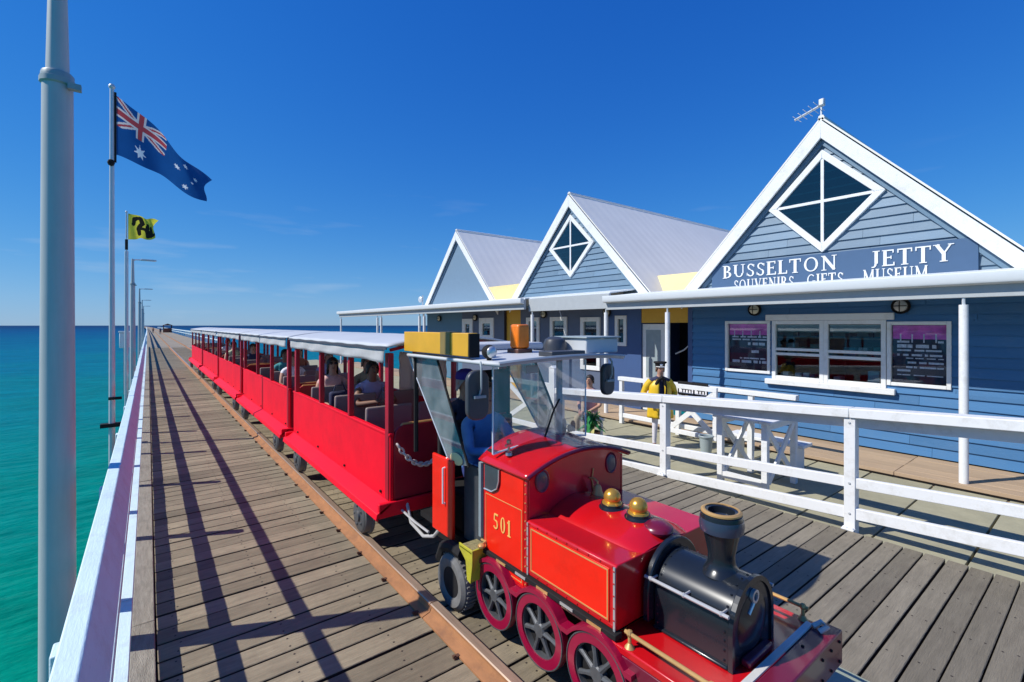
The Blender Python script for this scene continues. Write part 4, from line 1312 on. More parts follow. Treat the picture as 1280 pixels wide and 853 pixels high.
# chassis and running boards
m = MB(); m.box(2.24, 2.88, 1.05, 4.15, .24, .50); m.box(2.1, 3.0, 1.02, 1.14, .3, .5); obj('chassis', m, BLACKM, en, bevel=.01)
m = MB(); m.box(2.03, 3.10, 1.10, 1.76, .515, .56); obj('front_deck', m, LRED, en, bevel=.008)
for s, x in ((-1, 2.03), (1, 3.07)):
    m = MB(); m.box(x, x + .03, 1.10, 1.74, .40, .514); obj('valance_plate', m, LMAR, en, bevel=.004)
m = MB(); m.box(1.99, 3.14, .98, 1.098, .37, .565); bb = obj('buffer_beam', m, LMAR, en, bevel=.01)
m = MB(); m.box(2.0, 3.05, 1.10, 1.135, .561, .572); obj('steel_strip', m, pm('pale_steel_strip', (.62, .60, .54), .5), bb)
m = MB(); m.tube([(3.0, 1.05, .572), (3.03, 1.02, .60), (3.06, 1.06, .60), (3.02, 1.09, .575)], .014, 6); obj('hook', m, pm('pale_steel_strip', (.62, .60, .54), .5), bb)
m = MB(); m.tube([(2.56, .98, .46), (2.56, .86, .46)], .03, 8); m.lathe([(.0, .84), (.08, .84), (.085, .86), (0, .86)], (2.56, 0, .46), 'y', 16); obj('coupler', m, BLACKM, bb)
# side running board with clips above the wheels
for s, x in ((-1, EX0 - .03), (1, EX1 - .03)):
    m = MB(); m.box(x, x + .06, 1.70, 3.03, .565, .598); rb = obj('running_board', m, BLACKM, en, bevel=.004)
    for i in range(5):
        yy_ = 1.80 + i * .225
        m = MB(); m.box(x - .006, x + .0, yy_, yy_ + .11, .574, .590); obj('clip', m, CHROME if i % 2 else BRASSD, rb)
# boiler and side tanks
def tank_prof():
    zt_ = .965
    p = [(EX0, .60), (EX1, .60), (EX1, zt_ - .012), (EX1 - .012, zt_)]
    p += [(EX0 + .012, zt_), (EX0, zt_ - .012)]
    return p
m = MB(); m.prism(tank_prof(), 'y', 1.72, 2.50); tk = obj('tank', m, LRED, en, bevel=.006)
hm = MB()
def hump(a, b):
    y = (2.499, 1.90, 1.80, 1.722)[int(round(b * 3))]
    q = (1.0, 1.0, .90, .25)[int(round(b * 3))]
    an = R(20 + 140 * a)
    xx = 2.53 + .30 * math.cos(an) * (.9 + .1 * q)
    return (xx, y, .955 + (.785 + .265 * math.sin(an) - .955 + .09 * abs(math.cos(an)) ** 3 - .0) * q)
hm.grid(hump, 20, 3); obj('boiler_top', hm, LRED, tk, sharp=40)
m = MB(); m.box(EX0 - .006, EX0 - .0005, 1.765, 2.455, .635, .935); obj('side_plate', m, LORG, tk, bevel=.002)
def frame_lines(mb, x, y0, y1, z0, z1, w_=.008):
    mb.box(x - .0025, x, y0, y1, z0, z0 + w_); mb.box(x - .0025, x, y0, y1, z1 - w_, z1)
    mb.box(x - .0025, x, y0, y0 + w_, z0 + w_, z1 - w_); mb.box(x - .0025, x, y1 - w_, y1, z0 + w_, z1 - w_)
m = MB(); frame_lines(m, EX0 - .0062, 1.772, 2.448, .642, .928); obj('lining', m, LINE, tk)
for a_ in (1.722, 2.478):
    m = MB(); m.box(EX0 - .008, EX0 - .0005, a_, a_ + .013, .60, .955); obj('edge_strip', m, CHROME, tk)
# saddle below the smokebox
m = MB(); m.prism([(2.30, .561), (2.76, .561), (2.755, .58), (2.305, .58)], 'y', 1.216, 1.659); obj('saddle', m, BLACK, en, bevel=.01)
# smokebox
SX, SZ, SR = 2.53, .745, .212
def arch(r, cx=SX, cz=SZ, zb_=.562, n=18):
    p = [(cx - r, zb_), (cx + r, zb_)]
    for i in range(n + 1):
        a = math.pi * i / n
        p.append((cx + r * math.cos(a), cz + r * math.sin(a)))
    return p
m = MB(); m.prism(arch(SR), 'y', 1.215, 1.66); sb = obj('smokebox', m, BLACK, en, bevel=.008, sharp=50)
m = MB(); m.prism(arch(SR + .055, zb_=.60), 'y', 1.661, 1.70); obj('flange', m, BLACK, sb, bevel=.008)
# front rim as an arched ring with a recessed dished door
m = MB()
pa, pb = arch(SR + .014), arch(SR - .012)
n_ = len(pa)
for i in range(1, n_):
    j = (i + 1) % n_
    m.hexa([(pa[i][0], 1.19, pa[i][1]), (pa[j][0], 1.19, pa[j][1]), (pa[j][0], 1.214, pa[j][1]), (pa[i][0], 1.214, pa[i][1]), (pb[i][0], 1.19, pb[i][1]), (pb[j][0], 1.19, pb[j][1]), (pb[j][0], 1.214, pb[j][1]), (pb[i][0], 1.214, pb[i][1])])
obj('rim', m, BLACK, sb)
m = MB(); m.prism(arch(SR - .013), 'y', 1.200, 1.214); fd = obj('smokebox_door', m, BLACK, en, bevel=.003)
m = MB(); m.lathe([(0, -.02), (.07, -.017), (.12, -.01), (.155, 0), (0, 0)], (SX, 1.199, SZ - .01), 'y', 28); obj('dished_plate', m, BLACK, fd)
m = MB(); m.ring((SX, 1.192, SZ + .13), .022, .035, -.012, .006, 'y', 16); m.tube([(SX - .02, 1.185, SZ + .10), (SX - .07, 1.185, SZ + .06)], .009, 6); obj('latch', m, CHROME, fd)
m = MB(); m.box(SX - .13, SX + .13, 1.150, 1.199, .562, .60); obj('step_plate', m, LMAR, fd, bevel=.01)
# chimney
m = MB(); m.lathe([(.115, .930), (.088, .955), (.072, .985), (.070, 1.03), (.084, 1.10), (.098, 1.16), (.112, 1.172), (.118, 1.20), (.108, 1.255), (.088, 1.272), (.070, 1.268), (.06, 1.20), (.052, 1.05), (0.0, 1.04)], (SX, 1.37, 0), 'z', 36)
ch = obj('chimney', m, BLACK, en)
m = MB(); m.lathe([(.100, 1.258), (.1075, 1.262), (.107, 1.270), (.096, 1.277), (.086, 1.276), (.086, 1.262), (.100, 1.258)], (SX, 1.37, 0), 'z', 36); obj('brass_rim', m, BRASSD, ch)
m = MB(); m.lathe([(.0965, 1.155), (.1135, 1.163), (.1195, 1.200), (.1135, 1.232)], (SX, 1.37, 0), 'z', 36); obj('band', m, pm('blue_black_band', (.03, .045, .08), .25, coat=.4), ch)
# handrails along the smokebox
for s in (-1, 1):
    x = SX + s * (SR + .03)
    m = MB(); m.tube([(x, 1.20, .845), (x, 1.70, .845)], .010, 8)
    for yy_ in (1.24, 1.45, 1.66): m.tube([(SX + s * (SR - .03), yy_, .845), (x, yy_, .845)], .007, 6); m.ball((x, yy_, .845), .014, 8)
    obj('handrail', m, pm('dull_handrail', (.55, .54, .52), .35, .3), en)
    x = 2.06 if s < 0 else 3.07
    m = MB(); m.tube([(x, 1.13, .635), (x, 1.66, .635)], .011, 8)
    for yy_ in (1.16, 1.63):
        m.lathe([(.028, .561), (.022, .57), (.010, .585), (.010, .635), (0, .65)], (x, yy_, 0), 'z', 10); m.ball((x, yy_, .637), .02, 8)
    obj('brass_rail', m, BRASSD, en)
# domes on the boiler
for yd, r in ((2.16, .058), (1.94, .060)):
    m = MB(); m.lathe([(.095, 1.03), (.09, 1.05), (.078, 1.06), (.076, 1.075), (0, 1.075)], (SX + .01, yd, 0), 'z', 24); dm_ = obj('dome_base', m, BLACK, en)
    m = MB(); m.lathe([(.070, 1.074), (.066, 1.085), (.056, 1.09)], (SX + .01, yd, 0), 'z', 24); m.ball((SX + .01, yd, 1.115), (r, r, r * 1.0), 24); obj('dome', m, BRASS, dm_)
m = MB(); m.ball((SX + .02, 1.80, 1.02), (.10, .10, .045), 20); obj('filler_cover', m, LMAR, en)
# cab: sides with a rounded window, front with two oval windows, curved hood
for s, x in ((-1, EX0), (1, EX1)):
    poly = [(2.50, .47), (3.025, .47), (3.025, 1.255), (2.50, 1.255)]
    a, b_ = (x, x + .022) if s < 0 else (x - .022, x)
    m = MB(); m.prism(poly, 'x', a, b_); cs = obj('cab_side', m, LRED, en, bevel=.006)
    xo = x - .005 if s < 0 else x + .0005
    # vermilion plate whose rear top corner is cut round the window
    q = [(2.53, .50), (2.995, .50), (2.995, 1.035)]
    for i in range(9):
        an = R(-90 + -80 * i / 8)
        q.append((2.905 + .115 * math.cos(an) , 1.145 + .11 * math.sin(an)))
    q += [(2.79, 1.235), (2.53, 1.235)]
    m = MB(); m.prism(q, 'x', xo, xo + .0045); obj('side_plate', m, LORG, cs)
    w_ = [(3.0, 1.05), (3.0, 1.235), (2.81, 1.235)] + [(2.905 + .095 * math.cos(R(190 + 80 * i / 8)), 1.145 + .092 * math.sin(R(190 + 80 * i / 8))) for i in range(9)]
    xg = xo - .003 if s < 0 else xo + .004
    m = MB(); m.prism(w_, 'x', xg, xg + .005); obj('window', m, pm('dark_cab_glass', (.05, .06, .07), .12, var=.2), cs)
    m = MB(); m.tube([(xg - .004, 3.0, 1.05), (xg - .004, 2.9, 1.052), (xg - .004, 2.835, 1.09), (xg - .004, 2.812, 1.15), (xg - .004, 2.81, 1.235)], .006, 6); obj('window_trim', m, CHROME, cs)
    if s < 0:
        m = MB(); frame_lines(m, xo - .0003, 2.545, 2.985, .515, 1.02, .005); obj('lining', m, LINE, cs)
        for i in range(12):
            m = MB(); m.ball((x - .003, 2.512, .52 + i * .062), .006, 6); obj('rivet', m, LINE, cs)
        text('501', cs, xo - .004, xo - .0005, 2.885, 2.665, .785, .115, pm('gold_numeral', (.85, .48, .12), .4), .12, 'numeral')
cf = [(EX0 + .0235, .60), (EX1 - .0235, .60), (EX1 - .0235, 1.262)]
zc = lambda x: 1.262 + .105 * (1 - ((x - 2.5625) / .50) ** 2)
for i in range(1, 12):
    x = EX1 - .0235 - (EX1 - EX0 - .047) * i / 12
    cf.append((x, zc(x)))
cf.append((EX0 + .0235, 1.262))
m = MB(); m.prism(cf, 'y', 2.502, 2.524); fr = obj('cab_front', m, pm('cab_front_red', (.60, .004, .02), .25, coat=.5), en, bevel=.004)
for x in (2.195, 2.925):
    m = MB(); m.ball((x, 2.500, 1.205), (.055, .012, .072), 24); obj('oval_window', m, pm('oval_glass', (.10, .09, .10), .15, var=.2), fr)
    m = MB(); pts = [(x + .058 * math.cos(2 * math.pi * i / 24), 2.498, 1.205 + .075 * math.sin(2 * math.pi * i / 24)) for i in range(25)]; m.tube(pts, .008, 6, caps=False); obj('oval_frame', m, LMAR, fr)
# bell
m = MB(); m.lathe([(0, 1.105), (.018, 1.103), (.03, 1.08), (.036, 1.05), (.052, 1.02), (.054, 1.012), (.045, 1.014), (.0, 1.05)], (2.68, 2.42, 0), 'z', 20); bl_ = obj('bell', m, BRASSD, en)
m = MB(); m.tube([(2.68, 2.502, 1.13), (2.68, 2.46, 1.14), (2.68, 2.42, 1.125), (2.68, 2.42, 1.10)], .008, 6); m.tube([(2.68, 2.42, 1.05), (2.68, 2.42, 1.0)], .006, 6); obj('bracket', m, BRASSD, bl_)
m = MB(); m.tube([(2.72, 2.495, 1.02), (2.70, 2.495, 1.12), (2.715, 2.495, 1.20)], .006, 6); obj('bell_rope', m, LINE, bl_)
# hood: arched sheet running back to the windscreen, with a rounded front lip
hd = MB()
def hf(a, b):
    x = EX0 - .03 + (EX1 - EX0 + .06) * a
    u = (x - 2.5625) / .535
    y = 2.455 + .60 * b
    z = 1.268 + .115 * (1 - u * u) + .05 * b * (1 - u ** 4)
    return (x, y, z)
hd.grid(hf, 24, 10)
ho = obj('hood', hd, LRED, en); md = ho.modifiers.new('solid', 'SOLIDIFY'); md.thickness = .022; md.offset = -1
m = MB(); pts = [hf(i / 24, 0) for i in range(25)]; m.tube(pts, .013, 6); obj('lip', m, LMAR, ho)
m = MB(); m.lathe([(.03, 0), (.024, .02), (.010, .03), (.010, .08), (.018, .09), (.018, .11), (.0, .12)], (2.13, 2.80, 1.335), 'z', 12); m.box(2.10, 2.16, 2.79, 2.81, 1.40, 1.415); obj('brass_tap', m, pm('pinkish_brass', (.75, .48, .38), .3, 1.0), ho)
# windscreen: curved clear sheet with pillars
ws = MB()
def wf(a, b):
    x = 2.055 + 1.0 * a
    u = 2 * a - 1
    return (x, 2.90 - .07 * (1 - u * u), 1.33 + .06 * (1 - u * u) + (.67 - .06 * (1 - u * u)) * b)
ws.grid(wf, 20, 2)
wso = obj('windscreen', ws, SCR, en)
for a in (0, 1):
    m = MB(); m.tube([wf(a, 0), wf(a, 1)], .007, 6); obj('edge', m, pm('clear_edge', (.75, .83, .86), .25), wso)
m = MB(); m.tube([wf(i / 20, 0) for i in range(21)], .008, 6); obj('bottom_edge', m, pm('clear_edge', (.75, .83, .86), .25), wso)
m = MB(); m.box(2.70, 2.74, 2.86, 2.90, 1.36, 2.02); m.box(2.30, 2.42, 2.80, 2.815, 1.93, 1.99); obj('centre_pillar', m, GREYP, en, bevel=.006)
m = MB(); m.tube([(2.50, 2.82, 1.40), (2.60, 2.815, 1.62), (2.66, 2.815, 1.70)], .008, 5); obj('wiper', m, BLACKM, en)
m = MB()
for x, h in ((2.80, .08), (2.86, .12), (2.93, .06), (2.97, .09)): m.lathe([(.02, 1.37), (.022, 1.37 + h * .7), (.012, 1.37 + h)], (x, 2.97, 0), 'z', 8)
obj('gauge', m, BLACKM, en)
m = MB(); m.box(2.10, 3.02, 2.92, 3.06, 1.16, 1.335); obj('dashboard', m, BLACKM, en, bevel=.02)
m = MB(); m.ring((2.36, 3.12, 1.24), .115, .14, -.012, .012, 'y', 24); m.tube([(2.36, 3.05, 1.2), (2.36, 3.12, 1.24)], .02, 6); m.box(2.25, 2.47, 3.114, 3.126, 1.23, 1.25); obj('steering_wheel', m, BLACKM, en)
# cab floor, seats, rear bulkheads
m = MB(); m.box(2.08, 3.05, 3.03, 4.14, .47, .52); obj('cab_floor', m, BLACKM, en)
m = MB(); m.box(2.12, 2.98, 3.42, 3.86, .521, .86); m.box(2.12, 2.98, 3.84, 3.90, .86, 1.40); m.box(2.56, 2.92, 3.80, 3.88, 1.42, 1.86); obj('driver_seat', m, BLACKM, en, bevel=.03)
for s, x in ((-1, 1.985), (1, 3.10)):
    m = MB(); m.box(x, x + .03, 3.38, 3.73, .52, 1.18); dp = obj('door_panel', m, LORG, en, bevel=.01)
    xx = x - .02 if s < 0 else x + .05
    m = MB(); m.tube([(x if s < 0 else x + .03, 3.50, 1.10), (xx, 3.50, 1.10), (xx, 3.50, .80), (x if s < 0 else x + .03, 3.50, .80)], .008, 6); obj('handle', m, WHITE, dp)
m = MB(); m.box(2.10, 2.125, 3.03, 3.38, .521, 1.15); obj('step_back', m, pm('dark_grey_panel', (.05, .055, .06), .5, var=.3), en)
m = MB(); m.tube([(2.085, 3.10, .64), (2.085, 3.10, 1.22)], .022, 8); obj('pillar', m, GREYP, en)
# cab roof with the clear rear side screens that carry it
rf = MB()
def rfn(a, b):
    x = 1.96 + 1.36 * a
    u = 2 * a - 1
    return (x, 2.69 - .10 * (1 - u * u) * (1 - b) + 1.5 * b, 2.030 + .035 * (1 - u * u))
rf.grid(rfn, 20, 8)
ro = obj('cab_roof', rf, ROOFW, en); md = ro.modifiers.new('solid', 'SOLIDIFY'); md.thickness = .025; md.offset = -1
m = MB(); m.tube([rfn(i / 20, 0) for i in range(21)], .014, 6); obj('roof_lip', m, pm('dull_roof_edge', (.36, .40, .43), .5), ro)
for s, x in ((-1, 2.02), (1, 3.12)):
    m = MB(); m.prism([(3.46, 1.12), (3.20, 1.18), (3.72, 2.02), (4.30, 2.02)][::-1], 'x', x, x + .006); so = obj('side_screen', m, SCRW if s < 0 else SCR, en)
    m = MB(); m.tube([(x + .003, 3.19, 1.17), (x + .003, 3.715, 2.02)], .012, 6); obj('screen_edge', m, BLACKM, so)
    m = MB(); m.tube([(x + .003, 3.47, 1.12), (x + .003, 4.305, 2.02)], .008, 6); obj('screen_edge', m, CHROME, so)
    m = MB(); m.tube([(x + .003, 4.12, 1.1), (x + .003, 4.12, 2.02)], .022, 6); obj('rear_pillar', m, BLACKM, en)
m = MB(); m.ball((2.012, 3.36, 1.20), (.006, .10, .05), 14); obj('yellow_sticker', m, YELC, en)
# things on the cab roof
m = MB(); m.box(1.955, 2.05, 3.09, 4.24, 2.055, 2.24); ys = obj('destination_box', m, YELS, en, bevel=.006)
m = MB(); m.box(1.949, 2.052, 3.36, 3.52, 2.060, 2.246); obj('dark_band', m, pm('shadow_stripe_tone', (.24, .17, .05), .6), ys)  # shadow stripe across the box, painted as a darker band
m = MB(); m.box(1.957, 2.052, 3.075, 3.089, 2.05, 2.235); obj('end_cap', m, BLACKM, ys)
m = MB(); m.box(2.48, 2.64, 3.13, 3.29, 2.055, 2.10); be = obj('beacon_base', m, pm('brown_base', (.12, .05, .03), .5), en, bevel=.01)
m = MB(); m.box(2.495, 2.625, 3.145, 3.275, 2.10, 2.31); obj('beacon', m, BEAC, be, bevel=.022, seg=3)
m = MB(); m.box(2.42, 2.78, 2.64, 2.80, 2.06, 2.10); m.lathe([(0, 2.06), (.10, 2.065), (.105, 2.13), (.085, 2.18), (.05, 2.2), (0, 2.205)], (2.80, 3.02, 0), 'z', 18); obj('roof_vent', m, MIRG, en, bevel=.006)
m = MB(); m.box(2.90, 3.30, 2.74, 3.10, 2.062, 2.19); obj('roof_box', m, ROOFW, en, bevel=.012)
m = MB(); m.box(2.88, 3.32, 2.72, 3.12, 2.191, 2.205); obj('roof_box_lid', m, GREYP, en, bevel=.004)
m = MB(); m.box(2.12, 3.2, 3.62, 4.1, 2.06, 2.13); obj('roof_hatch', m, ROOFW, en, bevel=.02)
m = MB(); m.ball((2.04, 2.93, 2.10), (.055, .06, .055), 16); m.tube([(2.04, 2.93, 2.03), (2.04, 2.93, 2.08)], .018, 6); hl = obj('spot_lamp', m, BLACKM, en)
m = MB(); m.ball((2.035, 2.885, 2.10), (.045, .022, .045), 14); obj('lens', m, CHROME, hl)
# mirrors on long arms
def mirror(x, y, z0, z1, wd, label_arm, dirx):
    cz = (z0 + z1) / 2
    poly = []
    hw, hh, rr_ = wd / 2, (z1 - z0) / 2, wd * .42
    for cx_, cz_, a0 in ((hw - rr_, hh - rr_, 0), (-hw + rr_, hh - rr_, 90), (-hw + rr_, -hh + rr_, 180), (hw - rr_, -hh + rr_, 270)):
        for i in range(6):
            a = R(a0 + 90 * i / 5); poly.append((x + cx_ + rr_ * math.cos(a), cz + cz_ + rr_ * math.sin(a)))
    m = MB(); m.prism(poly, 'y', y - .03, y + .02); mo = obj('mirror', m, MIRG, en, bevel=.014, seg=3)
    m = MB(); m.tube([(x, y - .035, cz), (x, y - .06, cz + .05), (x, y - .06, z1 + .02), (x + dirx * .12, 2.9, 2.03)], .009, 6); m.box(x - .05, x + .05, y - .052, y - .03, cz - .02, cz + .0); obj('arm', m, GREYP, mo)
mirror(1.93, 2.93, 1.60, 1.97, .19, '', .1)
mirror(3.36, 2.92, 1.66, 1.95, .16, '', -.15)
# rear road wheels with yellow steps
for s, x in ((-1, 1.93), (1, 3.05)):
    c = (x, 3.33, .222)
    m = MB(); m.lathe([(.118, .012), (.135, 0), (.185, -.004), (.214, .02), (.222, .05), (.222, .10), (.214, .13), (.185, .15), (.135, .146), (.118, .134), (.118, .012)], c, 'x', 36)
    ty = obj('tyre', m, RUBBER, en)
    m = MB()
    for i in range(36):
        a = 2 * math.pi * i / 36
        ca, sa = math.cos(a), math.sin(a)
        m.box(x + .03, x + .12, 3.33 + ca * .2245 - .006, 3.33 + ca * .2245 + .006, .222 + sa * .2245 - .006 if sa > -.95 else .002, .222 + sa * .2245 + .006)
    obj('tread', m, RUBBER, ty)
    m = MB(); m.lathe([(.119, .012), (.112, .05), (.08, .075), (.05, .07), (.045, .04), (0, .036)] if s < 0 else [(0, .12), (.045, .118), (.05, .09), (.075, .09), (.11, .12), (.12, .14)], c, 'x', 24); obj('rim', m, BLACKM, ty)
    m = MB()
    for i in range(5):
        a = 2 * math.pi * i / 5 + .3
        m.ball((x + (.055 if s < 0 else .095), 3.33 + .062 * math.cos(a), .222 + .062 * math.sin(a)), .011, 6)
    obj('wheel_nut', m, CHROME, ty)
    xa, xb = (1.925, 2.09) if s < 0 else (3.04, 3.2)
    m = MB(); m.box(xa, xb, 2.99, 3.17, .575, .59); st = obj('step_tread', m, pm('step_grating', (.26, .22, .10), .8, var=.5, scale=40, bump=.6), en, bevel=.004)
    xf = xa if s < 0 else xb - .012
    m = MB(); m.prism([(2.985, .605), (3.175, .605), (3.175, .565), (3.08, .50), (3.06, .36), (3.01, .35), (2.985, .50)], 'x', xf, xf + .012); m.prism([(2.985, .605), (3.0, .605), (3.02, .36), (3.005, .36)], 'x', xa + .013, xb - .013); obj('step_bracket', m, YELP, st, bevel=.003)
    m = MB(); m.ball((xa + .08, 2.98, .625), (.03, .03, .02), 10); m.tube([(xa + .05, 2.98, .625), (xa + .12, 2.98, .645), (xa + .13, 3.05, .635)], .01, 6); obj('tap', m, BRASSD, st)
    m = MB(); m.tube([(x + .05, 3.56, .32), (x + .05, 3.50, .44), (x + .05, 3.36, .49), (x + .05, 3.2, .485)], .05, 8); obj('mudguard', m, BLACKM, en)
# driving wheels: crimson ring covers joined by arched splashers, iron spokes behind
wy = (2.83, 2.325, 1.83)
for s in (-1, 1):
    xo = 2.005 if s < 0 else 3.12
    for yc in wy:
        c = (0, yc, .315)
        a, b_ = (xo, xo + .05) if s < 0 else (xo - .05, xo)
        m = MB(); m.lathe([(.168, a), (.225, a), (.232, a + .008), (.232, b_), (.168, b_), (.168, a)] , c, 'x', 40); rg = obj('wheel_ring', m, CRIM, en)
        m = MB(); m.lathe([(.160, a + .012), (.1675, a + .012), (.1675, b_), (.160, b_), (.160, a + .012)], c, 'x', 40); m.lathe([(.222, a - .004), (.229, a - .003), (.229, a + .003), (.222, a + .002), (.222, a - .004)], c, 'x', 40); obj('steel_edge', m, SPOKE, rg)
        sp = MB()
        sp.lathe([(.0, a + .005), (.042, a + .005), (.05, a + .015), (.05, b_), (0, b_)], c, 'x', 20)
        for i in range(7):
            an = 2 * math.pi * i / 7 + .25 * yc
            p0 = (a + .024, yc + .04 * math.cos(an), .315 + .04 * math.sin(an)); p1 = (a + .03, yc + .165 * math.cos(an), .315 + .165 * math.sin(an))
            sp.tube([p0, ((p0[0] + p1[0]) / 2, (p0[1] + p1[1]) / 2, (p0[2] + p1[2]) / 2), p1], [.020, .014, .018], 7)
        obj('spokes', sp, SPOKE, rg)
        bk = (b_, b_ + .012) if s < 0 else (a - .012, a)
        m = MB(); m.lathe([(0, bk[0]), (.225, bk[0]), (.225, bk[1]), (0, bk[1])], c, 'x', 30); obj('back_plate', m, BLACKM, rg)
    # splasher band following the wheel tops
    a, b_ = (xo - .012, xo + .06) if s < 0 else (xo - .06, xo + .012)
    def ztop(y):
        z = .47
        for yc in wy:
            d = abs(y - yc)
            if d < .262: z = max(z, .315 + math.sqrt(.262 ** 2 - d * d))
        return z
    m = MB(); pr = None
    for i in range(97):
        y = wy[2] - .262 + (wy[0] - wy[2] + .524) * i / 96
        z = ztop(y) if .262 < y else .4
        if pr:
            y0, z0 = pr
            m.hexa([(a, y0, z0 - .03), (b_, y0, z0 - .03), (b_, y, z - .03), (a, y, z - .03), (a, y0, z0), (b_, y0, z0), (b_, y, z), (a, y, z)])
        pr = (y, z)
    obj('splasher', m, CRIM, en)
# drawbar and hoses between engine and first carriage
m = MB(); m.tube([(CX, 4.12, .42), (CX, 4.36, .48)], .03, 8); tag(obj('drawbar', m, RUSTD), 'short drawbar between the engine and the first carriage', 'coupling')
m = MB(); m.tube([(2.02, 4.32, .56), (2.01, 4.2, .40), (2.03, 3.98, .34), (2.04, 3.80, .40), (2.05, 3.70, .5)], .016, 8)
m.tube([(1.96, 4.30, .50), (2.0, 4.1, .44), (2.02, 3.86, .42)], .012, 6)
tag(obj('air_hose', m, pm('grey_hose', (.45, .44, .42), .5)), 'grey hose drooping between the engine step and the first carriage', 'hose')

# ------------------------------------------------------------------ people
def person(label, loc, rz, mats, hair=HAIRD, pose='seat', arms='lap', cap=None, glasses=False, lean=0.0, long_hair=False, coat=None, name='person', cat='person', group=None, cap_kind='cap', scale=1.0, sleeves=False):
    """one continuous figure; faces -Y before rz.  mats = (skin, top, legs, shoes)"""
    t = thing(name, label, cat, loc, group, rz)
    J, E_, rad, lab = [], [], [], []
    def j(p, r, l, par=None):
        J.append(Vector(p) * scale); rad.append(r * scale if not isinstance(r, tuple) else (r[0] * scale, r[1] * scale)); lab.append(l)
        if par is not None: E_.append((par, len(J) - 1))
        return len(J) - 1
    hz = 0.0
    pel = j((0, 0, hz), (.155, .115), 'leg')
    sp = j((0, .02 - lean * .25, hz + .19), (.145, .11), 'top', pel)
    chs = j((0, .01 - lean * .6, hz + .37), (.165, .115), 'top', sp)
    nb = j((0, .0 - lean * .85, hz + .50), (.085, .07), 'top', chs)
    nk = j((0, -.015 - lean * .95, hz + .565), .052, 'skin', nb)
    h1 = j((0, -.03 - lean, hz + .63), (.066, .075), 'skin', nk)
    h2 = j((0, -.025 - lean, hz + .72), (.078, .094), 'skin', h1)
    h3 = j((0, -.02 - lean, hz + .79), (.062, .075), 'skin', h2)
    hd = J[h2].copy()
    wrists = []
    for s in (-1, 1):
        sh = j((s * .175, .01 - lean * .75, hz + .455), .062, 'top', nb)
        if arms == 'lap': el, wr = (s * .235, -.04 - lean * .4, hz + .21), (s * .11, -.27, hz + .12)
        elif arms == 'wheel': el, wr = (s * .25, -.16 - lean, hz + .25), (s * .13, -.40 - lean, hz + .30)
        elif arms == 'rail': el, wr = (s * .27, -.17 - lean, hz + .25), (s * .08, -.34 - lean, hz + .29)
        elif arms == 'pockets': el, wr = (s * .32, .06, hz + .20), (s * .22, -.15, hz + .03)
        else: el, wr = (s * .225, .02, hz + .19), (s * .22, -.05, hz - .06)
        e = j(el, .044, 'top' if coat or sleeves or arms == 'pockets' else 'skin', sh)
        wv = j(wr, .029, 'top' if coat or sleeves else 'skin', e)
        d = (Vector(wr) - Vector(el)).normalized()
        hn = j(Vector(wr) + d * .065, (.036, .022), 'skin', wv)
        wrists.append((Vector(wr) + d * .09, d, s))
    for s in (-1, 1):
        if pose == 'seat':
            hp = j((s * .09, -.02, hz - .01), .088, 'leg', pel)
            kn = j((s * .11, -.43, hz + .0), .062, 'leg', hp)
            an = j((s * .11, -.42, hz - .37), .042, 'leg', kn)
            j((s * .115, -.54, hz - .42), (.042, .03), 'shoe', an)
        else:
            hp = j((s * .095, 0, hz - .08), .092, 'leg', pel)
            kn = j((s * .105, -.02, hz - .46), .060, 'leg', hp)
            an = j((s * .11, .01, hz - .85), .042, 'leg', kn)
            j((s * .12, -.12, hz - .90), (.042, .03), 'shoe', an)
    me = bpy.data.meshes.new(name)
    me.from_pydata(J, E_, [])
    o = bpy.data.objects.new('body_source', me)
    COL.objects.link(o)
    md = o.modifiers.new('skin', 'SKIN'); md.use_smooth_shade = True
    sv = me.skin_vertices[0].data
    for v, r in zip(sv, rad):
        v.radius = r if isinstance(r, tuple) else (r, r)
        v.use_root = False
    sv[0].use_root = True
    o.modifiers.new('sub', 'SUBSURF').levels = 2
    dg = bpy.context.evaluated_depsgraph_get()
    body = bpy.data.meshes.new_from_object(o.evaluated_get(dg))
    bpy.data.objects.remove(o); 
    mb = MB()
    mb.v = [tuple(v.co) for v in body.vertices]
    segs = [(J[a], J[b], lab[b], rad[b] if not isinstance(rad[b], tuple) else rad[b][0]) for a, b in E_]
    idx = {'skin': 0, 'top': 1, 'leg': 2, 'shoe': 3}
    for p in body.polygons:
        c = p.center
        best, bl = 1e9, 'top'
        for a, b, l, r in segs:
            q = b - a
            u = max(0, min(1, (c - a).dot(q) / q.length_squared))
            d_ = (c - a - q * u).length / r
            if d_ < best: best, bl = d_, l
        if pose != 'seat' and bl == 'leg' and c.z > .02 * scale: bl = 'top'
        mb.f.append(tuple(p.vertices)); mb.m.append(idx[bl])
    # fingers, thumb, nose, ears, eyes and mouth
    for w0, d, s in wrists:
        w0 = w0 * scale
        side = Vector((1, 0, 0)); side = (side - d * side.dot(d)).normalized()
        dn = d.cross(side).normalized()
        if dn.z > 0: dn = -dn
        for k in range(4):
            b0 = w0 + side * (.011 + .0 + (k - 2) * .019) * scale
            ln = (.062, .07, .066, .052)[k] * scale
            mb.tube([b0 - d * .03 * scale, b0 + d * ln * .45, b0 + d * ln * .8 + dn * ln * .35, b0 + d * ln * .85 + dn * ln * .7], [.009 * scale, .0088 * scale, .008 * scale, .006 * scale], 6, 0)
        tb = w0 - d * .05 * scale + side * (-s * .03) * scale
        mb.tube([tb, tb + side * (-s * .025) * scale + d * .03 * scale, tb + side * (-s * .03) * scale + d * .06 * scale + dn * .01], [.011 * scale, .010 * scale, .007 * scale], 6, 0)
    f = hd + Vector((0, -.092, -.01)) * scale
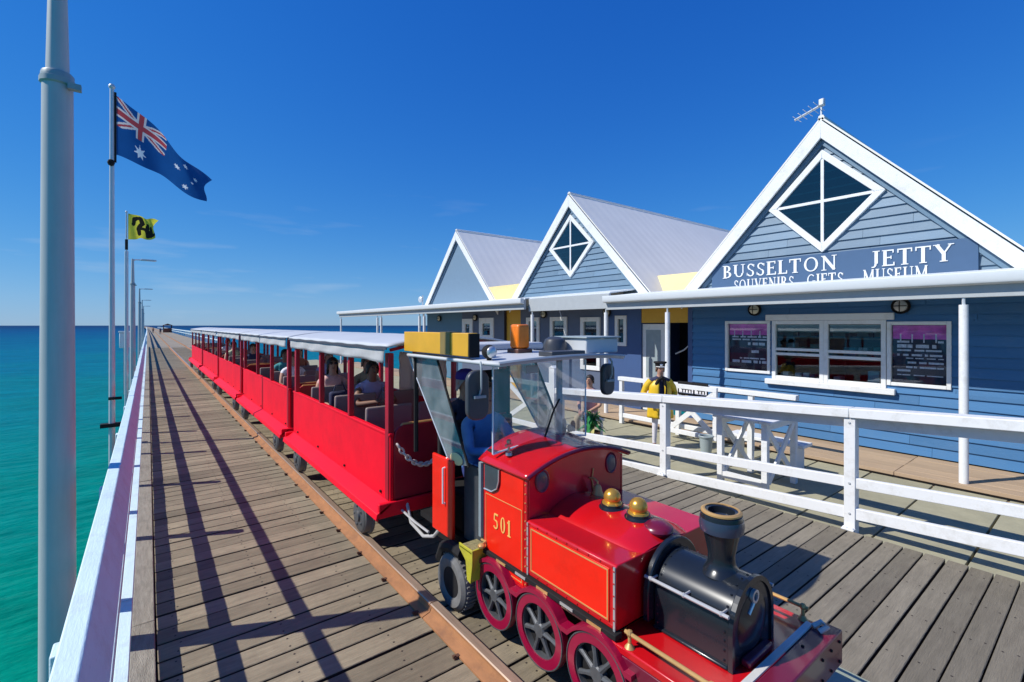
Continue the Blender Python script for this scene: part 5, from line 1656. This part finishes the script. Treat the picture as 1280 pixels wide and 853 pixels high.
    mb.tube([f + Vector((0, .008, .035)) * scale, f + Vector((0, -.012, .0)) * scale, f + Vector((0, -.022, -.022)) * scale, f + Vector((0, .004, -.03)) * scale], [.008 * scale, .011 * scale, .014 * scale, .008 * scale], 6, 0)
    for s in (-1, 1):
        mb.ball(hd + Vector((s * .078, .0, -.01)) * scale, (.012 * scale, .022 * scale, .032 * scale), 8, 0)
        mb.ball(f + Vector((s * .031, .010, .022)) * scale, (.013 * scale, .008 * scale, .009 * scale), 8, 4)
    mb.ball(f + Vector((0, .008, -.055)) * scale, (.024 * scale, .008 * scale, .007 * scale), 8, 5)
    lip = pm('lip', (.32, .12, .10), .6); eye = pm('eye', (.03, .025, .02), .3)
    bo = obj('body', mb, [mats[0], mats[1], mats[2], mats[3], eye, lip], t, loc=(0, 0, 0), sharp=180)
    # hair shell
    if hair:
        m = MB()
        def hf_(a, b):
            th = 2 * math.pi * a
            front = max(0, -math.sin(th))          # faces -Y
            low = .085 - .145 * front + (.15 if long_hair else .0) * (1 - front) ** 2
            ph = math.pi * .5 * b
            z = -low + (low + .105) * math.sin(ph) 
            r = math.cos(ph * (1 if b < 1 else 1)) 
            rr2 = max(0.02, math.sqrt(max(0, 1 - (max(0, z) / .108) ** 2)))
            jit = 1 + .03 * math.sin(th * 9 + b * 7)
            return (hd.x + .089 * scale * rr2 * math.cos(th) * jit, hd.y + (.008 + .107 * rr2 * math.sin(th) * jit) * scale, hd.z + z * scale)
        m.grid(hf_, 24, 10)
        h_ = obj('hair', m, hair, t, sharp=180, loc=(0, 0, 0))
    if cap:
        m = MB()
        if cap_kind == 'captain':
            m.lathe([(.094 * scale, .035 * scale), (.10 * scale, .06 * scale), (.10 * scale, .085 * scale)], hd, 'z', 24, 0); m.ball((hd.x, hd.y - .10 * scale, hd.z + .075 * scale), (.03, .01, .022), 10, 1)
            m.lathe([(.10 * scale, .085 * scale), (.135 * scale, .115 * scale), (.128 * scale, .135 * scale), (0, .142 * scale)], hd, 'z', 24, 0)
            m.prism([(hd.x + .10 * scale * math.cos(R(a)), hd.y + .10 * scale * math.sin(R(a))) for a in range(200, 341, 14)] + [(hd.x + .05 * scale, hd.y - .165 * scale), (hd.x - .05 * scale, hd.y - .165 * scale)][::1], 'z', hd.z + .03 * scale, hd.z + .042 * scale, 1)
            obj('captain_cap', m, [cap, WHITE, BLACK], t, loc=(0, 0, 0))
        else:
            m.lathe([(.098 * scale, .03 * scale), (.104 * scale, .05 * scale), (.092 * scale, .10 * scale), (.05 * scale, .128 * scale), (0, .135 * scale)], hd, 'z', 24)
            m.hexa([(hd.x - .07 * scale, hd.y - .06 * scale, hd.z + .035 * scale), (hd.x - .05 * scale, hd.y - .18 * scale, hd.z + .022 * scale), (hd.x + .05 * scale, hd.y - .18 * scale, hd.z + .022 * scale), (hd.x + .07 * scale, hd.y - .06 * scale, hd.z + .035 * scale), (hd.x - .07 * scale, hd.y - .06 * scale, hd.z + .045 * scale), (hd.x - .05 * scale, hd.y - .18 * scale, hd.z + .03 * scale), (hd.x + .05 * scale, hd.y - .18 * scale, hd.z + .03 * scale), (hd.x + .07 * scale, hd.y - .06 * scale, hd.z + .045 * scale)])
            obj('cap', m, cap, t, loc=(0, 0, 0))
    if glasses:
        m = MB()
        for s in (-1, 1): m.ball(f + Vector((s * .034, -.004, .022)), (.028, .009, .021), 12)
        m.tube([f + Vector((-.09, .08, .028)), f + Vector((-.065, .01, .028)), f + Vector((.065, .01, .028)), f + Vector((.09, .08, .028))], .004, 5)
        obj('sunglasses', m, BLACK, t, loc=(0, 0, 0))
    if coat:
        m = MB()
        def cf_(a, b):
            th = R(-76) + R(332) * a       # open at the front (-Y)
            z = .50 - .80 * b
            rx = .10 + .105 * min(1, b * 6) + .05 * b
            ry = .08 + .065 * min(1, b * 6) + .05 * b
            wv = 1 + .05 * math.sin(a * 40) * b
            return (rx * wv * math.cos(th) * scale, (ry * wv * math.sin(th)) * scale, z * scale)
        m.grid(cf_, 40, 16)
        co = obj('raincoat', m, coat, t, loc=(0, 0, 0), sharp=180)
        md = co.modifiers.new('solid', 'SOLIDIFY'); md.thickness = .012
        m = MB()
        for s in (-1, 1):
            sh = Vector((s * .175, .01, .455)) * scale; el = Vector((s * .32, .06, .20)) * scale; wr = Vector((s * .22, -.14, .03)) * scale
            m.tube([sh, (sh + el) / 2 + Vector((s * .02, 0, 0)), el, (el + wr) / 2, wr], [.075 * scale, .072 * scale, .064 * scale, .06 * scale, .062 * scale], 12)
        obj('sleeve', m, coat, co, loc=(0, 0, 0))
        m = MB(); m.tube([(-.10, -.10, .36), (-.05, -.125, .46), (0, -.13, .50), (.05, -.125, .46), (.08, -.12, .30), (.07, -.15, .12)], [.03, .034, .036, .034, .03, .024], 8); obj('scarf', m, BLACKM, t, loc=(0, 0, 0))
        for s in (-1, 1):
            m = MB(); m.box(s * .13 - .05, s * .13 + .05, -.215, -.205, -.12, .0); obj('pocket', m, coat, co, loc=(0, 0, 0))
    return t
SHOE = pm('dark_shoe', (.03, .025, .02), .5)
SEATZ = .98
person('driver in a blue shirt seated at the controls, face hidden by the round mirror', (2.40, 3.62, .98), 0, (SKIN, BLU1, BLU2, SHOE), HAIRB, arms='wheel', lean=.10, group='people on the train', sleeves=True)
person('passenger in a purple cap seated behind the driver', (2.50, 4.02, 1.02), 0, (SKIN, NAVYC, BLU2, SHOE), HAIRG, arms='lap', cap=PURP, group='people on the train')
person('man with dark skin in a lavender shirt leaning over the front seat back', (2.50, 6.62, SEATZ), 0, (SKIND, LAV, KHAKI, SHOE), HAIRD, arms='rail', lean=.14, group='people on the train')
person('woman in sunglasses and pale pink top seated in the front carriage', (2.30, 7.62, SEATZ), R(-8), (SKIN, PINK, WSHIRT, SHOE), HAIRD, arms='lap', glasses=True, long_hair=True, group='people on the train')
bag = thing('handbag', 'dark bag with a pale front on the lap of the woman in sunglasses', 'bag', (2.30, 7.30, 1.12))
m = MB(); m.box(2.16, 2.46, 7.24, 7.36, 1.08, 1.30); obj('body', m, NAVYC, bag, bevel=.04, seg=3)
m = MB(); m.ball((2.31, 7.235, 1.18), (.10, .012, .07), 14); obj('pocket', m, WSHIRT, bag)
m = MB(); m.tube([(2.22, 7.3, 1.30), (2.25, 7.3, 1.39), (2.37, 7.3, 1.39), (2.40, 7.3, 1.30)], .010, 6); obj('handle', m, NAVYC, bag)
ppl = [
 ('passenger in khaki seated at the rear of the front carriage', (2.86, 7.65, SEATZ), 0, (SKIN, KHAKI, NAVYC, SHOE), HAIRB, False),
 ('passenger in a white shirt seated by the opening of the second carriage', (2.20, 9.72, SEATZ), R(10), (SKIN, WSHIRT, BLU2, SHOE), HAIRB, True),
 ('passenger in lavender seated at the far side of the second carriage', (2.86, 9.74, SEATZ), 0, (SKIN, LAV, WSHIRT, SHOE), HAIRG, False),
 ('passenger in teal seated midway along the second carriage', (2.30, 10.86, SEATZ), R(-6), (SKIND, TEALC, NAVYC, SHOE), HAIRD, False),
 ('passenger in rust orange seated at the back of the second carriage', (2.84, 12.0, SEATZ), 0, (SKIN, ORANC, KHAKI, SHOE), HAIRB, True),
 ('passenger in navy seated at the front of the third carriage', (2.30, 14.76, SEATZ), 0, (SKIN, NAVYC, KHAKI, SHOE), HAIRD, False),
 ('passenger in an olive and white floral shirt at the rear of the third carriage', (2.12, 17.05, SEATZ), R(8), (SKIN, CHECK, WSHIRT, SHOE), HAIRD, False),
 ('passenger in white near the middle of the fourth carriage', (2.40, 20.8, SEATZ), 0, (SKIN, WSHIRT, BLU2, SHOE), HAIRB, False),
]
for lb, lc, rz, ms, hr, lg in ppl:
    person(lb, lc, rz, ms, hr, arms='lap', long_hair=lg, group='people on the train')
# statue-like sea captain and the person at the tables
person('figure in a yellow oilskin coat and black captain cap standing beyond the fence', (7.82, 5.47, .81), R(-40), (SKIN, NAVYC, WSHIRT, pm('brown_boot', (.16, .06, .03), .6)), HAIRB, pose='stand', arms='pockets', cap=BLACKM, cap_kind='captain', coat=RAIN, scale=.93)
person('dark haired person in pale pink seated behind the white fence left of the yellow figure', (7.25, 6.75, .46), R(-70), (SKIN, PINK, KHAKI, SHOE), HAIRD, pose='seat', arms='lap', group=None)
m = MB(); m.box(7.05, 7.45, 6.6, 7.0, -.06, .0)
st = thing('stool', 'small white stool under the dark haired person', 'stool', (7.25, 6.75, -.06))
m = MB(); m.box(7.03, 7.47, 6.55, 6.97, .33, .38); obj('seat', m, WHITE, st, bevel=.01)
for a in (7.06, 7.40):
    for b_ in (6.58, 6.90):
        m = MB(); m.box(a, a + .05, b_, b_ + .05, -.06, .329); obj('leg', m, WHITE, st)

# ------------------------------------------------------------------ things between fence and building
# potted plant
pt = thing('potted_plant', 'bright green leafy plant in a terracotta pot just behind the fence', 'potted plant', (6.86, 6.35, -.06))
m = MB(); m.lathe([(.10, -.06), (.15, .2), (.165, .2), (.165, .24), (.14, .24), (.12, .2), (0, .2)], (6.86, 6.35, 0), 'z', 20); obj('pot', m, TERRA, pt)
r = random.Random(9)
m = MB()
for k in range(9): m.tube([(6.86, 6.35, .2), (6.86 + r.uniform(-.06, .06), 6.35 + r.uniform(-.06, .06), .45), (6.86 + r.uniform(-.14, .14), 6.35 + r.uniform(-.14, .14), .62)], .008, 5)
obj('stems', m, LEAF, pt)
for k in range(34):
    a = r.uniform(0, 6.28); up = r.uniform(-.1, .9); ln = r.uniform(.22, .36)
    b0 = Vector((6.86, 6.35, r.uniform(.28, .58)))
    d = Vector((math.cos(a), math.sin(a), 0))
    sdv = Vector((-math.sin(a), math.cos(a), 0))
    m = MB(); n = 5
    pts = [b0 + d * ln * q + Vector((0, 0, up * ln * q - .5 * ln * q * q)) for q in (0, .25, .5, .75, 1)]
    wd = [.004, .035, .042, .028, .002]
    vs = []
    for p, w_ in zip(pts, wd): vs += [p + sdv * w_, p - sdv * w_ , p - Vector((0, 0, .006))]
    fs = []
    for q in range(4):
        o_ = q * 3
        fs += [(o_, o_ + 3, o_ + 5, o_ + 2), (o_ + 2, o_ + 5, o_ + 4, o_ + 1)]
    m.add(vs, fs)
    obj('leaf', m, LEAFY if k > 28 else LEAF, pt, sharp=180)
# balustrade along the verandah posts
bt = thing('verandah_balustrade', 'white balustrade along the verandah edge behind the tables', 'railing', (9.02, 5.4, 0))
for nm, x0, x1, z0, z1 in (('top_rail', 8.96, 9.10, .98, 1.07), ('middle_rail', 9.0, 9.05, .50, .60), ('bottom_rail', 9.0, 9.05, .10, .20)):
    m = MB(); m.box(x0, x1, 3.5 if nm == 'top_rail' else 4.3, 7.45, z0, z1); obj(nm, m, WHITE, bt, bevel=.008)
for yv in (4.30, 5.85, 7.38):
    m = MB(); m.box(8.98, 9.07, yv - .045, yv + .045, -.05, .979); obj('post', m, WHITE, bt, bevel=.006)
# cross braced gate panel
gt = thing('gate_panel', 'white gate panel with one large X brace behind the yellow figure', 'gate', (8.70, 5.35, 0))
def bar(p0, p1, wd, th, ax):
    """flat bar between two points, wd across in the panel plane, th along ax"""
    p0, p1 = Vector(p0), Vector(p1)
    d = (p1 - p0).normalized()
    n = {'x': Vector((1, 0, 0)), 'y': Vector((0, 1, 0))}[ax]
    sd = d.cross(n).normalized() * wd / 2
    nn = n * th / 2
    m = MB()
    m.hexa([p0 - sd - nn, p0 + sd - nn, p0 + sd + nn, p0 - sd + nn, p1 - sd - nn, p1 + sd - nn, p1 + sd + nn, p1 - sd + nn])
    return m
for a, b_ in (((8.70, 4.86, .15), (8.70, 5.84, .97)), ((8.715, 5.84, .15), (8.715, 4.86, .97))):
    obj('brace', bar(a, b_, .10, .03, 'x'), WHITE, gt)
for z in (.06, 1.0):
    m = MB(); m.box(8.68, 8.74, 4.80, 5.92, z, z + .09); obj('rail', m, WHITE, gt, bevel=.005)
for yv in (4.80, 5.84):
    m = MB(); m.box(8.675, 8.745, yv, yv + .08, .151, .999); obj('stile', m, WHITE, gt, bevel=.005)
# high table with crossed end braces
def cross_table(x0, x1, y0, y1, h, label):
    t = thing('cross_leg_table', label, 'table', ((x0 + x1) / 2, (y0 + y1) / 2, -.06), 'white tables behind the fence')
    n = 5
    for k in range(n):
        a = y0 - .1 + (y1 - y0 + .2) * k / n
        m = MB(); m.box(x0 - .06, x1 + .06, a + .004, a + (y1 - y0 + .2) / n - .004, h - .04, h); obj('top_board', m, WHITE, t, bevel=.004)
    for yv in (y0, y1):
        for xv in (x0, x1):
            m = MB(); m.box(xv - .04, xv + .04, yv - .04, yv + .04, -.06, h - .041); obj('leg', m, WHITE, t, bevel=.005)
        obj('brace', bar((x0 + .05, yv - .02, .12), (x1 - .05, yv - .02, h - .1), .085, .03, 'y'), WHITE, t)
        obj('brace', bar((x1 - .05, yv + .015, .12), (x0 + .05, yv + .015, h - .1), .085, .03, 'y'), WHITE, t)
        m = MB(); m.box(x0 + .04, x1 - .04, yv - .03, yv + .03, h - .13, h - .05); obj('end_rail', m, WHITE, t)
    for xv in (x0, x1):
        m = MB(); m.box(xv - .03, xv + .03, y0 + .04, y1 - .04, .06, .15); obj('stretcher', m, WHITE, t)
    return t
cross_table(6.74, 7.66, 3.02, 3.66, .98, 'white timber table with crossed end braces close behind the fence')
# low bench beside it
bn = thing('bench', 'low white bench beside the cross braced table', 'bench', (8.1, 3.6, -.06))
m = MB(); m.box(7.95, 8.3, 3.0, 4.2, .40, .45); obj('seat', m, WHITE, bn, bevel=.006)
for yv in (3.1, 4.05):
    m = MB(); m.box(8.0, 8.25, yv, yv + .06, -.06, .399); obj('leg', m, WHITE, bn)
# grey bin
bi = thing('waste_bin', 'grey green plastic bin beside the crossed gate', 'bin', (8.05, 4.65, -.06))
m = MB(); m.lathe([(.09, -.06), (.115, .26), (.125, .26), (.125, .28), (.105, .28), (.085, -.03), (0, -.03)], (8.05, 4.65, 0), 'z', 20); obj('body', m, GREYP, bi)
m = MB(); m.tube([(8.05 + .122 * math.cos(i * 2 * math.pi / 20), 4.65 + .122 * math.sin(i * 2 * math.pi / 20), .285) for i in range(21)], .014, 6, caps=False); obj('rim', m, GREYP, bi)
# small black notice
ns_ = thing('notice_board', 'small black notice with white block lettering on the balustrade rail', 'notice', (8.9, 5.45, .87))
m = MB(); m.box(8.925, 8.95, 5.12, 5.80, .84, 1.12); obj('board', m, BLACKM, ns_, bevel=.006)
for a, b_ in ((5.44, 5.76), (5.14, 5.40)):
    m = MB(); m.box(8.917, 8.9245, a, b_, .88, 1.05, 0)
    k = a + .03
    while k < b_ - .04:
        m.box(8.912, 8.9165, k, k + .022, .90, 1.03, 1); k += .065
    m.box(8.911, 8.9155, a + .03, b_ - .05, .955, .975, 1)
    obj('print', m, [POSTW, BLACKM], ns_, smooth=False)
# people and the other train far out on the jetty
for i, (x, y, lb, tm) in enumerate(((2.5, 150, 'dark distant walker on the track far out on the jetty', NAVYC), (1.2, 175, 'farthest tiny walker out on the jetty', ORANC))):
    person(lb, (x, y, .9), 0, (SKIN, tm, NAVYC, SHOE), HAIRD, pose='stand', arms='down')
t = thing('distant_shelter', 'small brown shelter far out on the jetty', 'shelter', (5.2, 190, 0))
for x in (3.9, 6.0):
    for y in (188, 193):
        m = MB(); m.box(x, x + .15, y, y + .15, 0, 2.3); obj('post', m, RUSTD, t)
m = MB(); m.prism([(3.6, 2.3), (6.5, 2.3), (5.05, 2.9)], 'y', 187.5, 193.6); obj('roof', m, pm('brown_roof', (.22, .10, .07), .8), t)
m = MB(); m.box(4.1, 6.1, 192, 192.2, 0, 1.4); obj('back_wall', m, pm('brown_boards', (.25, .09, .06), .8), t)

# gate closing the fence line at its far end
fg = thing('fence_gate', 'white gate with a crossed brace at the far end of the fence', 'gate', (6.5, 7.9, 0))
for yv, h in ((7.05, 1.44), (8.80, 1.40)):
    m = MB(); m.box(6.44, 6.58, yv - .08, yv + .08, -.1, h); m.prism([(yv - .09, h), (yv + .09, h), (yv, h + .05)], 'x', 6.43, 6.59); obj('gate_post', m, WHITE, fg, bevel=.008)
for z in (.12, 1.02):
    m = MB(); m.box(6.48, 6.54, 7.14, 8.71, z, z + .10); obj('rail', m, WHITE, fg, bevel=.005)
for yv in (7.14, 8.62):
    m = MB(); m.box(6.475, 6.545, yv, yv + .09, .221, 1.019); obj('stile', m, WHITE, fg, bevel=.005)
obj('brace', bar((6.50, 7.22, .22), (6.50, 8.62, 1.02), .10, .03, 'x'), WHITE, fg)
obj('brace', bar((6.535, 8.62, .22), (6.535, 7.22, 1.02), .10, .03, 'x'), WHITE, fg)
# ------------------------------------------------------------------ small fittings on the engine
m = MB()
for i in range(9):
    yy_ = 1.745 + i * .0915
    for z in (.617, .949): m.ball((EX0 - .001, yy_, z), .0065, 6)
for i in range(5):
    for yy_ in (1.7285, 2.485): m.ball((EX0 - .008, yy_, .66 + i * .068), .0055, 6)
obj('rivets', m, pm('red_rivet', (.42, .01, .01), .4), tk)['kind'] = 'stuff'
m = MB()
for i in range(12):
    a = math.pi * i / 11
    m.ball((SX + (SR + .001) * math.cos(a), 1.24, SZ + (SR + .001) * math.sin(a)), .007, 6)
    m.ball((SX + (SR + .001) * math.cos(a), 1.635, SZ + (SR + .001) * math.sin(a)), .007, 6)
for z in (.60, .65, .70):
    for yy_ in (1.24, 1.635): m.ball((SX - SR - .001, yy_, z), .007, 6)
obj('rivets', m, BLACK, sb)['kind'] = 'stuff'
m = MB()
for x in (2.04, 2.16, 2.28, 2.84, 2.96, 3.08):
    for z in (.41, .52): m.ball((x, .979, z), .010, 6)
for x in (2.06, 2.3, 2.8, 3.06): m.ball((x, 1.06, .566), .010, 6)
obj('bolts', m, BLACKM, bb)['kind'] = 'stuff'
# feed pipes along the tank and under the running board
m = MB()
m.tube([(2.09, 3.00, .545), (2.06, 2.9, .55), (2.06, 1.78, .55), (2.09, 1.70, .545)], .012, 8)
m.tube([(2.085, 2.95, .525), (2.07, 2.6, .53), (2.075, 2.4, .52), (2.07, 1.9, .53)], .008, 6)
obj('pipes', m, pm('dull_copper', (.42, .22, .13), .4, .7, dirt=(.08, .06, .05), dirt_amt=.7, dirt_scale=8), en)
